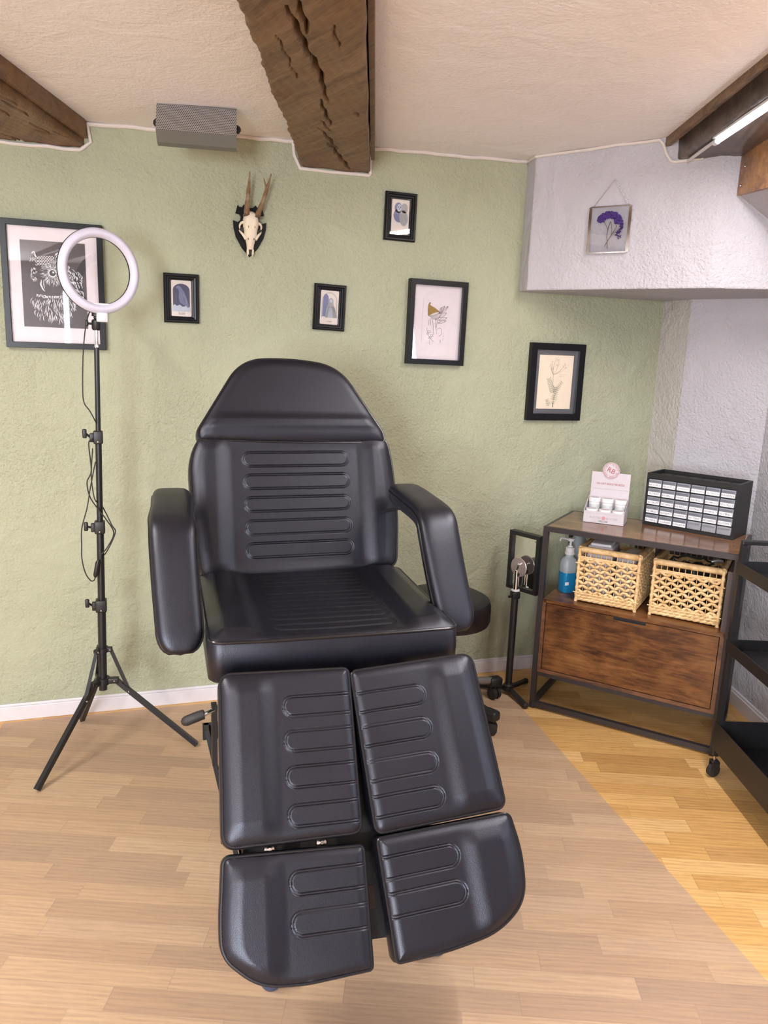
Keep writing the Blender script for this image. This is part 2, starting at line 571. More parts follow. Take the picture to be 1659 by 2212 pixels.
def thing(name, label, cat, loc=(0, 0, 0), rot=(0, 0, 0), group=None):
    o = bpy.data.objects.new(name, None)
    COL.objects.link(o)
    o.empty_display_size = 0.05
    o.location = loc
    o.rotation_euler = rot
    bpy.context.view_layer.update()
    return tag(o, label, cat, group)


def world_of(o):
    m = o.matrix_basis.copy()
    return world_of(o.parent) @ m if o.parent else m


def obj(name, mb, mat, parent=None, world=False, smooth=35, loc=None, bevel=0):
    me = bpy.data.meshes.new(name)
    vs = mb.v
    if world and parent is not None:
        inv = world_of(parent).inverted()
        vs = [inv @ Vector(v) for v in vs]
    if loc is not None:
        L = Vector(loc)
        vs = [Vector(v) - L for v in vs]
    me.from_pydata([tuple(v) for v in vs], [], mb.f)
    me.materials.append(M[mat] if isinstance(mat, str) else mat)
    me.update()
    bm = bmesh.new()
    bm.from_mesh(me)
    bmesh.ops.recalc_face_normals(bm, faces=bm.faces[:])
    if bevel:
        ed = [e for e in bm.edges if len(e.link_faces) == 2 and e.calc_face_angle(0) > 0.6]
        bmesh.ops.bevel(bm, geom=ed, offset=bevel, segments=2, profile=.5, affect='EDGES')
    bm.to_mesh(me)
    bm.free()
    if smooth:
        me.polygons.foreach_set('use_smooth', [True] * len(me.polygons))
        me.set_sharp_from_angle(angle=math.radians(smooth))
    o = bpy.data.objects.new(name, me)
    COL.objects.link(o)
    if parent is not None:
        o.parent = parent
    if loc is not None:
        o.location = loc
    return o


def struct(name, mb, mat, **k):
    return tag(obj(name, mb, mat, **k), kind='structure')


def text_mb(txt, size, mat4, width=None, extrude=0.0, align='CENTER'):
    cu = bpy.data.curves.new('t', 'FONT')
    cu.body = txt
    cu.size = size
    cu.align_x = align
    cu.align_y = 'CENTER'
    cu.resolution_u = 2
    o = bpy.data.objects.new('t', cu)
    COL.objects.link(o)
    dg = bpy.context.evaluated_depsgraph_get()
    ev = o.evaluated_get(dg)
    me = ev.to_mesh()
    vs = [v.co.copy() for v in me.vertices]
    fs = [tuple(p.vertices) for p in me.polygons]
    ev.to_mesh_clear()
    bpy.data.objects.remove(o)
    bpy.data.curves.remove(cu)
    if width and vs:
        w = max(v.x for v in vs) - min(v.x for v in vs)
        k = width / w
        vs = [Vector((v.x * k, v.y, v.z)) for v in vs]
    mb = MB()
    mb.add([mat4 @ v for v in vs], fs)
    return mb


def copy_tree(o, parent=None):
    c = o.copy()
    COL.objects.link(c)
    if parent is not None:
        c.parent = parent
    for ch in [k for k in bpy.data.objects if k.parent == o]:
        copy_tree(ch, c)
    return c


# ------------------------------------------------------------------ the room
WY = 3.133                      # green wall


def ceil_z(x, y=0):
    return 2.25 + 0.030 * x


RW = [(2.36, WY), (2.36, 2.94), (2.547, 2.62), (2.13, 1.20), (2.13, -2.6)]       # right side, floor to ceiling
struct('floor', MB().box((-2.4, -2.6, -0.06), (3.0, 3.4, 0.0)), 'oak', smooth=0)
mb = MB()
cv = [(-2.4, -2.6), (3.0, -2.6), (3.0, 3.4), (-2.4, 3.4)]
mb.add([(x, y, ceil_z(x)) for x, y in cv] + [(x, y, ceil_z(x) + .1) for x, y in cv],
       [(0, 1, 2, 3), (7, 6, 5, 4), (0, 4, 5, 1), (1, 5, 6, 2), (2, 6, 7, 3), (3, 7, 4, 0)])
struct('ceiling', mb, 'ceil', smooth=0)
struct('wall_back', MB().box((-2.4, WY, 0), (2.9, WY + .12, 2.5)), 'green', smooth=0)
struct('wall_left', MB().box((-2.4, -2.6, 0), (-2.28, WY, 2.4)), 'white', smooth=0)
mb = MB()
for a, b in ((0, 1),):
    mb.prism([RW[a], RW[b], (2.75, RW[b][1]), (2.75, RW[a][1])], 0, 1.80)
struct('wall_corner', mb, 'column', smooth=0)
mb = MB()
for a, b in ((1, 2), (2, 3), (3, 4)):
    mb.prism([RW[a], RW[b], (2.95, RW[b][1]), (2.95, RW[a][1])], 0, 1.80 if a == 1 else 2.4)
struct('wall_right', mb, 'white', smooth=0)
# wall behind the photographer with a real window opening
mb = MB()
mb.box((-2.4, -2.6, 0), (-2.17, -2.48, 2.4)).box((-1.13, -2.6, 0), (2.9, -2.48, 2.4))
mb.box((-2.17, -2.6, 0), (-1.13, -2.48, 0.79)).box((-2.17, -2.6, 1.97), (-1.13, -2.48, 2.4))
struct('wall_front', mb, 'white', smooth=0)
mb = MB()
for x in (-2.17, -1.67, -1.17):
    mb.box((x, -2.57, .75), (x + .04, -2.52, 1.97))
for z in (.79, 1.36, 1.93):
    mb.box((-2.17, -2.57, z), (-1.13, -2.52, z + .04))
struct('window_1', mb, 'paint', smooth=0)

# hanging bulkhead over the corner
BK = [(1.607, WY), (1.593, 3.036), (2.041, 2.456), (2.46, 2.235), (2.75, 2.235), (2.75, WY)]
struct('wall_bulkhead', MB().prism(BK, 1.765, lambda x, y: ceil_z(x) + .02), 'white', smooth=0, bevel=0.006)

# skirting boards
mb = MB()
mb.prism([(-2.28, WY), (2.36, WY), (2.36, WY - .014), (-2.28, WY - .014)], 0, .058)
mb.prism([(-2.28, WY), (2.36, WY), (2.36, WY - .009), (-2.28, WY - .009)], .058, .068)
struct('baseboard_back', mb, 'paint', smooth=0, bevel=.002)
mb = MB()
for a, b in ((1, 2), (2, 3)):
    A, B = Vector(RW[a]), Vector(RW[b])
    t = (B - A).normalized()
    n = Vector((t.y, -t.x))
    if n.x > 0:
        n = -n
    for z0, z1, d in ((0, .058, .016), (.058, .068, .010)):
        mb.prism([tuple(A), tuple(B), tuple(B + n * d), tuple(A + n * d)], z0, z1)
struct('baseboard_right', mb, 'paint', smooth=0)

# caulk and cable lines where the ceiling meets the walls
def zz(x):
    return ceil_z(x) - .006


rnd = random.Random(4)


def wob(pts, amp=.003, step=.05):
    out = []
    for a, b in zip(pts[:-1], pts[1:]):
        a, b = Vector(a), Vector(b)
        n = max(1, int((b - a).length / step))
        for i in range(n):
            p = a.lerp(b, i / n)
            out.append(p + Vector((rnd.uniform(-amp, amp), 0, rnd.uniform(-amp, amp))))
    out.append(Vector(pts[-1]))
    return out


Yt = WY - .004
struct('trim_1', MB().tube(wob([(-.132, Yt, zz(-.132)), (.625, Yt, zz(.62))]), .0075, 8), 'trim')
struct('trim_2', MB().tube(wob([(.93, Yt, zz(.93)), (1.60, Yt, zz(1.6))]), .0075, 8), 'trim')
struct('trim_3', MB().tube(wob([(.605, Yt, 2.265), (.61, Yt, 2.215), (.632, Yt, 2.172)], .001) + wob([(.634, Yt, 2.168), (.912, Yt, 2.170)], .0015) +
                           wob([(.916, Yt, 2.175), (.915, Yt, 2.235), (.93, Yt, 2.272)], .001), .0065, 8), 'trim')
struct('trim_4', MB().tube(wob([(-.75, Yt, 2.146), (-.158, Yt, 2.150)], .002) + wob([(-.150, Yt, 2.156), (-.122, Yt, 2.18), (-.132, Yt, 2.24)], .001), .0065, 8), 'trim')
f1 = Vector((1.593, 3.036)); f2 = Vector((2.041, 2.456)); fe = (f2 - f1).normalized(); fn = Vector((fe.y, -fe.x))
if fn.y > 0:
    fn = -fn


def onface(t, z, off=.004):
    p = f1 + fe * t + fn * off
    return (p.x, p.y, z)


struct('trim_5', MB().tube([(1.603, 3.12, 2.292)] + wob([onface(0, 2.293), onface(.495, 2.300)], .002) +
                           [onface(.51, 2.285), onface(.525, 2.25), onface(.545, 2.222)] + wob([onface(.56, 2.218), onface(.66, 2.222)], .001), .006, 8), 'trim')

# ------------------------------------------------------------------ beams


def hewn_beam(name, label, O, d, width, drop, length, cracks, seed, mat='beam', wav=(.003, .002), right_board=True, left_wob=.012, sidew=0, endcap=True, taperl=0.0):
    """beam hanging from the ceiling: O = right?left bottom corner at the wall, d = run direction, e = across"""
    d = Vector(d).normalized()
    e = Vector((-d.y, d.x, 0)) * 1
    if e.x < 0:
        e = -e
    rng = np.random.RandomState(seed)
    L = int(length / .008)
    nb = int(width / .0035)
    ns = 10
    # cross-section loop: up left side -> bottom -> up right side
    sec = []
    for i in range(ns):
        sec.append((0, drop * (1 - i / ns), 'L'))
    for i in range(nb + 1):
        sec.append((width * i / nb, 0, 'B'))
    for i in range(1, ns + 1):
        sec.append((width, drop * i / ns, 'R'))
    sec = [(a, b) for a, b, c in sec]
    A = np.array(sec)
    T = np.linspace(-.16, length, L)
    # smooth pseudo-noise
    ph = rng.rand(24) * 6.28

    def nz(a, b, s):
        return sum(np.sin(a * s * (1 + .7 * k) + b * s * (2.1 - .4 * k) + ph[k]) / (1 + k) for k in range(6)) / 2.4
    P = np.zeros((L, len(sec), 3))
    U = A[:, 0][None, :] + 0 * T[:, None]
    Vv = A[:, 1][None, :] + 0 * T[:, None]
    TT = T[:, None] + 0 * U
    du = (nz(TT, Vv, 9) * .5 + nz(TT, Vv, 31) * .35 + nz(TT, Vv, 83) * .2) * left_wob
    kL = np.clip(1 - U / (width * .35), 0, 1)
    kR = np.clip((U - width * .8) / (width * .2), 0, 1)
    U2 = U + du * kL + nz(TT, Vv, 12) * .003 * kR + taperl * np.sin(TT * 2.2) * kL
    cr = .012
    rr = np.minimum(U, width - U)
    dz = np.where(rr < cr, (cr - rr) ** 2 / cr * .6, 0) * (Vv < .01)
    hz = (nz(TT * 1.0, U * 3, 8) * wav[0] + nz(TT, U * 2.5, 41) * wav[1] * .5) * (Vv < .01)
    for (u0, t0, u1, t1, w, dep) in cracks:
        q = (TT - t0) * (t1 - t0) + (U - u0) * (u1 - u0)
        ll = (t1 - t0) ** 2 + (u1 - u0) ** 2
        s_ = np.clip(q / ll, 0, 1)
        du_ = U - (u0 + s_ * (u1 - u0)) + .003 * np.sin(TT * 60)
        dt_ = TT - (t0 + s_ * (t1 - t0))
        dist = np.sqrt(du_ ** 2 + dt_ ** 2)
        ww = w * (np.sin(np.pi * np.clip(s_, .04, .96)) ** .5)
        hz = hz + dep * np.exp(-(dist / ww) ** 2) * (Vv < .01)
    Z = Vv + dz + hz
    for c in range(3):
        P[:, :, c] = O[c] + e[c] * U2 + d[c] * TT
    P[:, :, 2] = O[2] + Z
    for c in range(2):
        pass
    mb = MB().grid(P)
    # top cover closes it inside the ceiling
    root = thing(name, label, 'ceiling beam', (O[0], O[1], O[2]))
    obj('timber', mb, mat, root, world=True, smooth=50)
    if right_board:
        mb = MB()
        q = []
        for t in (0, length):
            q.append(Vector(O) + e * (width + .004) + d * t)
        w = .014
        h0, h1 = drop * .28, drop + .02
        vs = []
        for p in q:
            vs += [p + Vector((0, 0, h0)), p + e * w + Vector((0, 0, h0)), p + e * w + Vector((0, 0, h1)), p + Vector((0, 0, h1))]
        mb.add(vs, [(0, 1, 2, 3), (7, 6, 5, 4), (0, 4, 5, 1), (1, 5, 6, 2), (2, 6, 7, 3), (3, 7, 4, 0)])
        obj('side_board', mb, 'cabpost' if right_board == 2 else 'beam', root, world=True, smooth=0)
    return root


CR = [(.125, 1.46, .134, 1.28, .0045, .03), (.10, 1.42, .128, 1.13, .005, .03), (.127, 1.18, .149, .95, .0055, .035),
      (.142, 1.035, .148, .80, .004, .02), (.127, .83, .137, .70, .003, .015), (.13, .75, .146, .56, .004, .02),
      (.115, .62, .141, .50, .0025, .015), (.117, .48, .141, .345, .0035, .02), (.12, .42, .15, .28, .003, .015),
      (.12, .36, .152, .22, .003, .015), (.138, .26, .182, -.01, .005, .03), (.10, .55, .13, .42, .002, .01), (.06, 1.3, .08, 1.0, .002, .008),
      (.19, 1.35, .20, 1.22, .003, .01), (.22, .72, .235, .68, .004, .01), (.05, 1.9, .12, 1.5, .005, .03), (.13, 1.9, .14, 1.5, .005, .02)]
hewn_beam('ceiling_beam', 'wide weathered oak ceiling beam with long drying cracks, running above the treatment chair',
          (.640, WY - .003, 2.178), (-.293, -.956, 0), .262, .115, 5.2, CR, 3)
rg = random.Random(8)
CL = []
for i in range(46):
    u = rg.uniform(.04, .36)
    t = rg.uniform(-.05, 1.1)
    CL.append((u, t, u + rg.uniform(.012, .03), t - rg.uniform(.05, .16), rg.uniform(.002, .005), rg.uniform(.006, .018)))
hewn_beam('ceiling_beam', 'rough hewn dark ceiling beam in the top left corner above the framed owl',
          (-.520, 3.222, 2.158), (-.293, -.956, 0), .385, .10, 5.2, CL, 5)
rb = hewn_beam('ceiling_beam', 'dark brown ceiling beam at the right carrying the lit LED tube',
               (1.938, 2.589, 2.222), (-.345, -.939, 0), .215, .14, 4.6, [(.07, 2.0, .08, 1.6, .002, .005)], 11, mat='beamdark', right_board=False, left_wob=.006)
# side board on the left flank of the right beam
mb = MB()
d3 = Vector((-.345, -.939, 0)); e3 = Vector((.939, -.345, 0))
vs = []
for t in (0, 4.5):
    p = Vector((1.938, 2.672, 2.275)) - e3 * .012 + d3 * t
    vs += [p, p + e3 * .016, p + e3 * .016 + Vector((0, 0, .08)), p + Vector((0, 0, .08))]
mb.add(vs, [(0, 1, 2, 3), (7, 6, 5, 4), (0, 4, 5, 1), (1, 5, 6, 2), (2, 6, 7, 3), (3, 7, 4, 0)])
obj('side_board', mb, 'beam', rb, world=True, smooth=0)
# sawn lintel and the white soffit under it
A = Vector((2.098, 2.425, 0)); dl = Vector((-.36, -.933, 0))
mb = MB()
vs = []
for t, z0 in ((0, 2.092), (1.6, 1.94)):
    p = A + dl * t
    for (o, z) in ((0, z0), (.45, z0 - .30), (.45, 2.30), (0, 2.30)):
        vs.append(Vector((p.x + o, p.y, z)))
mb.add(vs, [(0, 1, 2, 3), (7, 6, 5, 4), (0, 4, 5, 1), (1, 5, 6, 2), (2, 6, 7, 3), (3, 7, 4, 0)])
struct('trim_6', MB().add([v + Vector((.004, 0, -.004)) for v in vs], mb.f), 'white', smooth=0)
root = thing('lintel_beam', 'orange brown sawn timber with a few screws beside the lit tube, at the right edge', 'wooden beam', tuple(A + Vector((0, 0, 2.09))))
vs = []
for t, z0 in ((0, 2.092), (1.6, 1.94)):
    p = A + dl * t
    for (o, z) in ((-.012, z0 - .004), (.03, z0 - .004), (.03, 2.25), (-.012, 2.25)):
        vs.append(Vector((p.x + o, p.y, z)))
obj('timber', MB().add(vs, mb.f), 'beam2', root, world=True, smooth=0)
for t, z in ((.05, 2.175), (.03, 2.115)):
    p = A + dl * t + Vector((-.014, 0, z))
    obj('screw', MB().ball(tuple(p), .0045, 10), 'chrome', root, world=True)

# LED tube under the right beam
root = thing('led_tube', 'lit white LED tube under the dark beam at the top right', 'light', (1.875, 2.300, 2.213))
dt = Vector((-.333, -.943, 0))
p0 = Vector((1.842, 2.262, 2.206))
obj('tube', MB().tube([p0, p0 + dt * 1.2], .0085, 12), 'led', root, world=True)
obj('tube_holder', MB().box((-.012, 0, .008), (.012, 1.22, .016), Matrix.Translation(p0 + dt * 1.21) @ Matrix.Rotation(math.radians(-19.4), 4, 'Z')), 'wplastic', root, world=True, smooth=0)
obj('end_cap', MB().tube([p0 - dt * .02, p0 + dt * .004], .010, 12), 'wplastic', root, world=True)
obj('cable_duct', MB().tube([p0 - dt * .02 + Vector((0, 0, .006)), Vector((1.948, 2.535, 2.213))], .006, 8, sq=(.012, .010)), 'paint', root, world=True)
q = p0 + dt * 1.0 + Vector((0, 0, -.012))
lt = area('led_tube_light', q, q - Vector((.0, 0, 1)), .02, 1.6, 31, (1.0, 0.95, 0.93))
lt.rotation_euler = (0, 0, math.radians(-19.4))

# ------------------------------------------------------------------ treatment chair


def smooth01(x):
    x = np.clip(x, 0, 1)
    return x * x * (3 - 2 * x)


def round_poly(pts, radii, n=9):
    out = []
    N = len(pts)
    for i in range(N):
        p = np.array(pts[i], float)
        a = np.array(pts[i - 1], float) - p
        b = np.array(pts[(i + 1) % N], float) - p
        r = radii[i] if isinstance(radii, (list, tuple)) else radii
        la, lb = np.linalg.norm(a), np.linalg.norm(b)
        r = min(r, la * .48, lb * .48)
        A, B = p + a / la * r, p + b / lb * r
        for k in range(n + 1):
            t = k / n
            out.append((1 - t) ** 2 * A + 2 * t * (1 - t) * p + t * t * B)
    return np.array(out)


def resample(poly, step):
    out = []
    N = len(poly)
    for i in range(N):
        a, b = poly[i], poly[(i + 1) % N]
        l = np.linalg.norm(b - a)
        k = max(1, int(l / step))
        for j in range(k):
            out.append(a + (b - a) * j / k)
    return np.array(out)


def cushion(name, parent, O, bu, bv, bn, poly, thick, rows, cols, hfun=None, edge=.022, crown=.012, grooves=(), mat='leather', pipe_r=.0040, back_pipe=False):
    """upholstered pad: outline poly in (u,v) plane at O with axes bu,bv, face normal bn"""
    O, bu, bv, bn = [np.array(x, float) for x in (O, bu, bv, bn)]
    poly = np.array(poly)
    v0, v1 = poly[:, 1].min(), poly[:, 1].max()
    t = np.linspace(0, 1, rows)
    vv = v0 + (v1 - v0) * (.88 * t + .12 * (t - np.sin(2 * np.pi * t) / (2 * np.pi)))
    vv[0] += 1e-5
    vv[-1] -= 1e-5
    P0, P1 = poly, np.roll(poly, -1, 0)
    XL, XR = [], []
    for v in vv:
        m = ((P0[:, 1] <= v) & (P1[:, 1] > v)) | ((P1[:, 1] <= v) & (P0[:, 1] > v))
        x = P0[m, 0] + (v - P0[m, 1]) / (P1[m, 1] - P0[m, 1]) * (P1[m, 0] - P0[m, 0])
        XL.append(x.min())
        XR.append(x.max())
    XL, XR = np.array(XL), np.array(XR)
    s = np.linspace(0, 1, cols)
    U = XL[:, None] + (XR - XL)[:, None] * s[None, :]
    V = vv[:, None] + 0 * U
    # distance to outline
    rp = resample(poly, .004)
    D = np.full(U.shape, 9.0)
    for i in range(0, len(rp), 1):
        D = np.minimum(D, (U - rp[i, 0]) ** 2 + (V - rp[i, 1]) ** 2)
    D = np.sqrt(D)
    D[:, 0] = D[:, -1] = 0
    D[0, :] = D[-1, :] = 0
    k = np.clip(D / edge, 0, 1)
    H = crown * np.sqrt(np.clip(1 - (1 - k) ** 2, 0, 1))
    if hfun is not None:
        fall = smooth01((U - XL[:, None]) / .045) * smooth01((XR[:, None] - U) / .045) * smooth01((V - v0) / .05) * smooth01((v1 - V) / .05)
        H = H + hfun(U, V) * fall
    for (gu0, gu1, gv, gr) in grooves:
        cu = np.clip(U, gu0, gu1)
        d = np.sqrt((U - cu) ** 2 + (V - gv) ** 2) - gr
        H = H - .0019 * (np.exp(-((d - .0027) / .0010) ** 2) + np.exp(-((d + .0027) / .0010) ** 2)) * (D > .004)
    P = O + U[..., None] * bu + V[..., None] * bv + H[..., None] * bn
    mb = MB().grid(P)
    # boxing (side walls) following the outline
    ring = poly
    n = len(ring)
    lay = [(0, 0), (.003, -.004), (.0055, -.5 * thick), (.003, -thick + .006), (-.004, -thick)]
    c = ring.mean(0)
    nrm = []
    for i in range(n):
        tdir = ring[(i + 1) % n] - ring[i - 1]
        l = np.linalg.norm(tdir) or 1
        q = np.array([tdir[1], -tdir[0]]) / l
        if q @ (ring[i] - c) < 0:
            q = -q
        nrm.append(q)
    vs = []
    for off, dep in lay:
        for i in range(n):
            q = ring[i] + nrm[i] * off
            vs.append(O + q[0] * bu + q[1] * bv + dep * bn)
    fs = []
    for l in range(len(lay) - 1):
        for i in range(n):
            j = (i + 1) % n
            fs.append((l * n + i, l * n + j, (l + 1) * n + j, (l + 1) * n + i))
    fs.append(tuple((len(lay) - 1) * n + i for i in range(n)))
    mb.add(vs, fs)
    o = obj(name, mb, mat, parent, world=True, smooth=60)
    pts = [O + q[0] * bu + q[1] * bv + .0022 * bn for q in resample(poly, .012)]
    obj('piping', MB().tube(pts, pipe_r, 8, closed=True), 'piping', o, world=True)
    if back_pipe:
        pts = [O + q[0] * bu + q[1] * bv - (thick - .004) * bn for q in resample(poly, .012)]
        obj('piping', MB().tube(pts, pipe_r, 8, closed=True), 'piping', o, world=True)
    return o


chair = thing('treatment_chair', 'black leatherette treatment chair with two armrests and four leg pads, mid room', 'treatment chair', (.46, 1.95, 0))
yw, tl = -.0797, .968
P0 = np.array([.465, 1.626, .766])
pb_ = np.array([math.cos(yw), math.sin(yw), 0])
pf_ = np.array([math.sin(yw), -math.cos(yw), 0])
pa_ = pf_ * math.cos(tl) + np.array([0, 0, -math.sin(tl)])
pn_ = -np.cross(pb_, pa_)
if pn_[2] < 0:
    pn_ = -pn_


def ridge(c, sgn, h=.014, w=.050):
    """outer bolster: raised on the outer side of u=c"""
    return lambda U, V: h * smooth01(((U - c) * sgn) / w + .5)


gl = [(-.140, .05, v, .0215) for v in (.0815, .157, .233, .312)]
poly = round_poly([(-.300, .000), (-.006, .002), (-.006, .358), (-.300, .362)], [.028, .016, .022, .03])
cushion('leg_pad', chair, P0, pb_, pa_, pn_, poly, .075, 300, 210, ridge(-.196, -1, .009), grooves=gl)
poly = round_poly([(-.300, .379), (-.004, .385), (-.006, .618), (-.14, .626), (-.235, .620), (-.306, .560), (-.308, .50)], [.016, .012, .008, .02, .09, .06, .05])
cushion('foot_pad', chair, P0, pb_, pa_, pn_, poly, .065, 210, 210, ridge(-.196, -1, .009), grooves=[(-.143, .05, .442, .022), (-.143, .05, .519, .022)])
# right pads, splayed: rotated frame
ph = math.radians(4.2)
b2 = pb_ * math.cos(ph) - pa_ * math.sin(ph)
a2 = pa_ * math.cos(ph) + pb_ * math.sin(ph)
O2 = P0 + pb_ * (-.001) + pa_ * .010
gr_ = [(-.05, .144, v, .0215) for v in (.0755, .151, .227, .303)]
poly = round_poly([(.001, .000), (.302, -.004), (.308, .352), (.002, .356)], [.016, .03, .024, .022])
cushion('leg_pad', chair, O2, b2, a2, pn_, poly, .075, 300, 210, ridge(.200, 1, .009), grooves=gr_)
poly = round_poly([(.002, .366), (.312, .366), (.322, .45), (.308, .545), (.235, .592), (.12, .606), (.004, .606)], [.012, .014, .05, .08, .07, .05, .008])
cushion('foot_pad', chair, O2, b2, a2, pn_, poly, .065, 210, 210, ridge(.200, 1, .009), grooves=[(-.05, .152, .427, .022), (-.05, .154, .500, .022)])

# seat
sy = math.radians(-2.1)
sb = np.array([math.cos(sy), math.sin(sy), 0])
sv = np.array([math.sin(sy), -math.cos(sy), 0])          # towards the foot end
So = np.array([.456, 1.709, .812])
poly = round_poly([(-.308, -.555), (.316, -.555), (.312, -.002), (.17, .004), (-.17, .004), (-.306, -.004)], [.03, .03, .03, .05, .05, .03])


def seat_h(U, V):
    return .016 * smooth01((np.abs(U) - .17) / .05) - .006 * np.exp(-(U / .16) ** 2) * smooth01((V + .16) / .16)


cushion('seat', chair, So, sb, sv, (0, 0, 1), poly, .100, 380, 340, seat_h, crown=.010,
        grooves=[(-.128, .145, v, .0165) for v in (-.066, -.134, -.202, -.270, -.338, -.406, -.474)])

# backrest
bt = math.radians(19)
bn_ = np.array([0, -math.cos(bt), math.sin(bt)])
bv_ = np.array([0, math.sin(bt), math.cos(bt)])
bu_ = np.array([1, 0, 0])
Bo = np.array([.48, 2.25, .820])
poly = round_poly([(-.304, -.006), (-.02, -.014), (.306, -.002), (.322, .17), (.312, .34), (.298, .425), (-.296, .425), (-.326, .345), (-.322, .17)],
                  [.035, .1, .035, .15, .08, .05, .05, .07, .15])


def back_h(U, V):
    return .012 * smooth01((np.abs(U + .004) - .195) / .06) - .004


cushion('backrest', chair, Bo, bu_, bv_, bn_, poly, .075, 330, 400, back_h, crown=.012,
        grooves=[(-.148 + .002, .142 + .0, v, .0215) for v in (.350, .280, .2095, .1375, .068)], back_pipe=True)
# head cushion
poly = round_poly([(-.298, .410), (.0, .402), (.292, .402), (.288, .435), (.150, .652), (-.01, .672), (-.160, .664), (-.300, .440)],
                  [.02, .1, .02, .02, .075, .2, .075, .02])


def head_h(U, V):
    return .007 * np.exp(-((V - .470) / .018) ** 2) + .004 * smooth01((.470 - V) / .02)


cushion('head_cushion', chair, Bo + bn_ * .006, bu_, bv_, bn_, poly, .062, 170, 160, head_h, edge=.03, crown=.014)


def arm(side, x0, x1, x2):
    """bent padded armrest swept back -> bend -> tip"""
    ctl = [(x0, 2.240, 1.066), (x0, 2.12, 1.058), (x1, 2.02, 1.045), (x1, 1.968, 1.030), (x1, 1.938, .990), (x1 * .6 + x2 * .4, 1.893, .900), (x2, 1.845, .805), (x2, 1.820, .752)]
    C = np.array(ctl)
    N = 46
    tt = np.linspace(0, len(ctl) - 1, N)
    pts = []
    for t in tt:
        i = min(int(t), len(ctl) - 2)
        f = t - i
        p0, p1, p2, p3 = C[max(i - 1, 0)], C[i], C[i + 1], C[min(i + 2, len(ctl) - 1)]
        pts.append(.5 * ((2 * p1) + (-p0 + p2) * f + (2 * p0 - 5 * p1 + 4 * p2 - p3) * f ** 2 + (-p0 + 3 * p1 - 3 * p2 + p3) * f ** 3))
    pts = np.array(pts)
    K = 44
    rings = []
    seamL, seamR = [], []
    for i in range(N):
        tg = pts[min(i + 1, N - 1)] - pts[max(i - 1, 0)]
        tg = tg / np.linalg.norm(tg)
        X = np.array([1.0, 0, 0])
        nn = np.cross(X, tg)
        if nn[2] < 0:
            nn = -nn
        nn /= np.linalg.norm(nn)
        s = i / (N - 1)
        cap = min(1, math.sqrt(max(0, 1 - max(0, (s - .84) / .16) ** 2)) + .02) * min(1, math.sqrt(max(0, 1 - max(0, (.10 - s) / .10) ** 2)) * .5 + .5)
        hw = .053 * (cap if s > .5 else .4 + .6 * cap) * (1 + .06 * math.sin(s * 3.14))
        th = .060 * (.55 + .45 * cap)
        row = []
        for k in range(K):
            a = 2 * math.pi * k / K
            ca, sa = math.cos(a), math.sin(a)
            q = (abs(ca) ** 4.2 + abs(sa) ** 4.2) ** (-1 / 4.2)
            if sa > 0:
                q = (abs(ca) ** 4.4 + abs(sa) ** 4.4) ** (-1 / 4.4)
            row.append(pts[i] + X * hw * ca * q + nn * (th / 2) * sa * q)
        rings.append(row)
        seamL.append(pts[i] - X * (hw + .0005) + nn * th * .12)
        seamR.append(pts[i] + X * (hw + .0005) + nn * th * .12)
    vs = [p for r in rings for p in r]
    fs = []
    for i in range(N - 1):
        for k in range(K):
            l = (k + 1) % K
            fs.append((i * K + k, i * K + l, (i + 1) * K + l, (i + 1) * K + k))
    fs.append(tuple(range(K)))
    fs.append(tuple((N - 1) * K + k for k in range(K)))
    o = obj('armrest', MB().add(vs, fs), 'leather', chair, world=True, smooth=60)
    obj('piping', MB().tube(seamL[1:-1] + seamR[1:-1][::-1], .0036, 8, closed=True), 'piping', o, world=True)
    ins = .056 * (1 if side < 0 else -1)
    obj('arm_bracket', MB().tube([(x1, 2.16, 1.03), (x1 + ins * .5, 2.24, 1.01), (x1 + ins, 2.32, .98), (x1 + ins * 1.6, 2.37, .98)], .012, 4, sq=(.03, .008)), 'steel', chair, world=True, smooth=0)


arm(-1, .092, .083, .090)
arm(1, .792, .800, .815)

# steel base
mb = MB()
mb.box((.24, 1.78, .655), (.68, 2.20, .70))
mb.box((.235, 1.80, .62), (.275, 2.22, .66)).box((.645, 1.80, .62), (.685, 2.22, .66))
obj('seat_frame', mb, 'steel', chair, world=True, smooth=0)
mb = MB()
for x, sg in ((.155, 1), (.735, -1)):
    # tapering side plates
    vs = []
    for xx in (x, x + .012 * sg):
        vs += [(xx + .000, 1.95, .475), (xx + .002 * sg, 1.998, .475), (xx + .075 * sg, 1.998, .10), (xx + .075 * sg, 1.86, .10), (xx + .043 * sg, 1.90, .26)]
    mb.add(vs, [(0, 1, 2, 3, 4), (9, 8, 7, 6, 5), (0, 5, 6, 1), (1, 6, 7, 2), (2, 7, 8, 3), (3, 8, 9, 4), (4, 9, 5, 0)])
mb.box((.153, 1.985, .43), (.737, 1.998, .475)).box((.20, 1.985, .10), (.69, 1.998, .43)).box((.27, 1.92, .12), (.64, 2.18, .62))
obj('column_housing', mb, 'steel', chair, world=True, smooth=0)
mb = MB().box((.255, 1.53, .035), (.295, 2.36, .085)).box((.67, 1.53, .035), (.71, 2.36, .085)).box((.255, 1.95, .035), (.71, 2.15, .10))
mb.box((.255, 2.30, .035), (.71, 2.34, .085))
obj('base_frame', mb, 'steel', chair, world=True, smooth=0, bevel=.003)
for x, y in ((.273, 1.560), (.694, 1.556), (.275, 2.335), (.69, 2.335)):
    obj('foot', MB().lathe([(.022, 0), (.025, .005), (.025, .026), (.020, .034), (.012, .036), (.012, .045)], (x, y, .0014), 18), 'blue', chair, world=True)
    
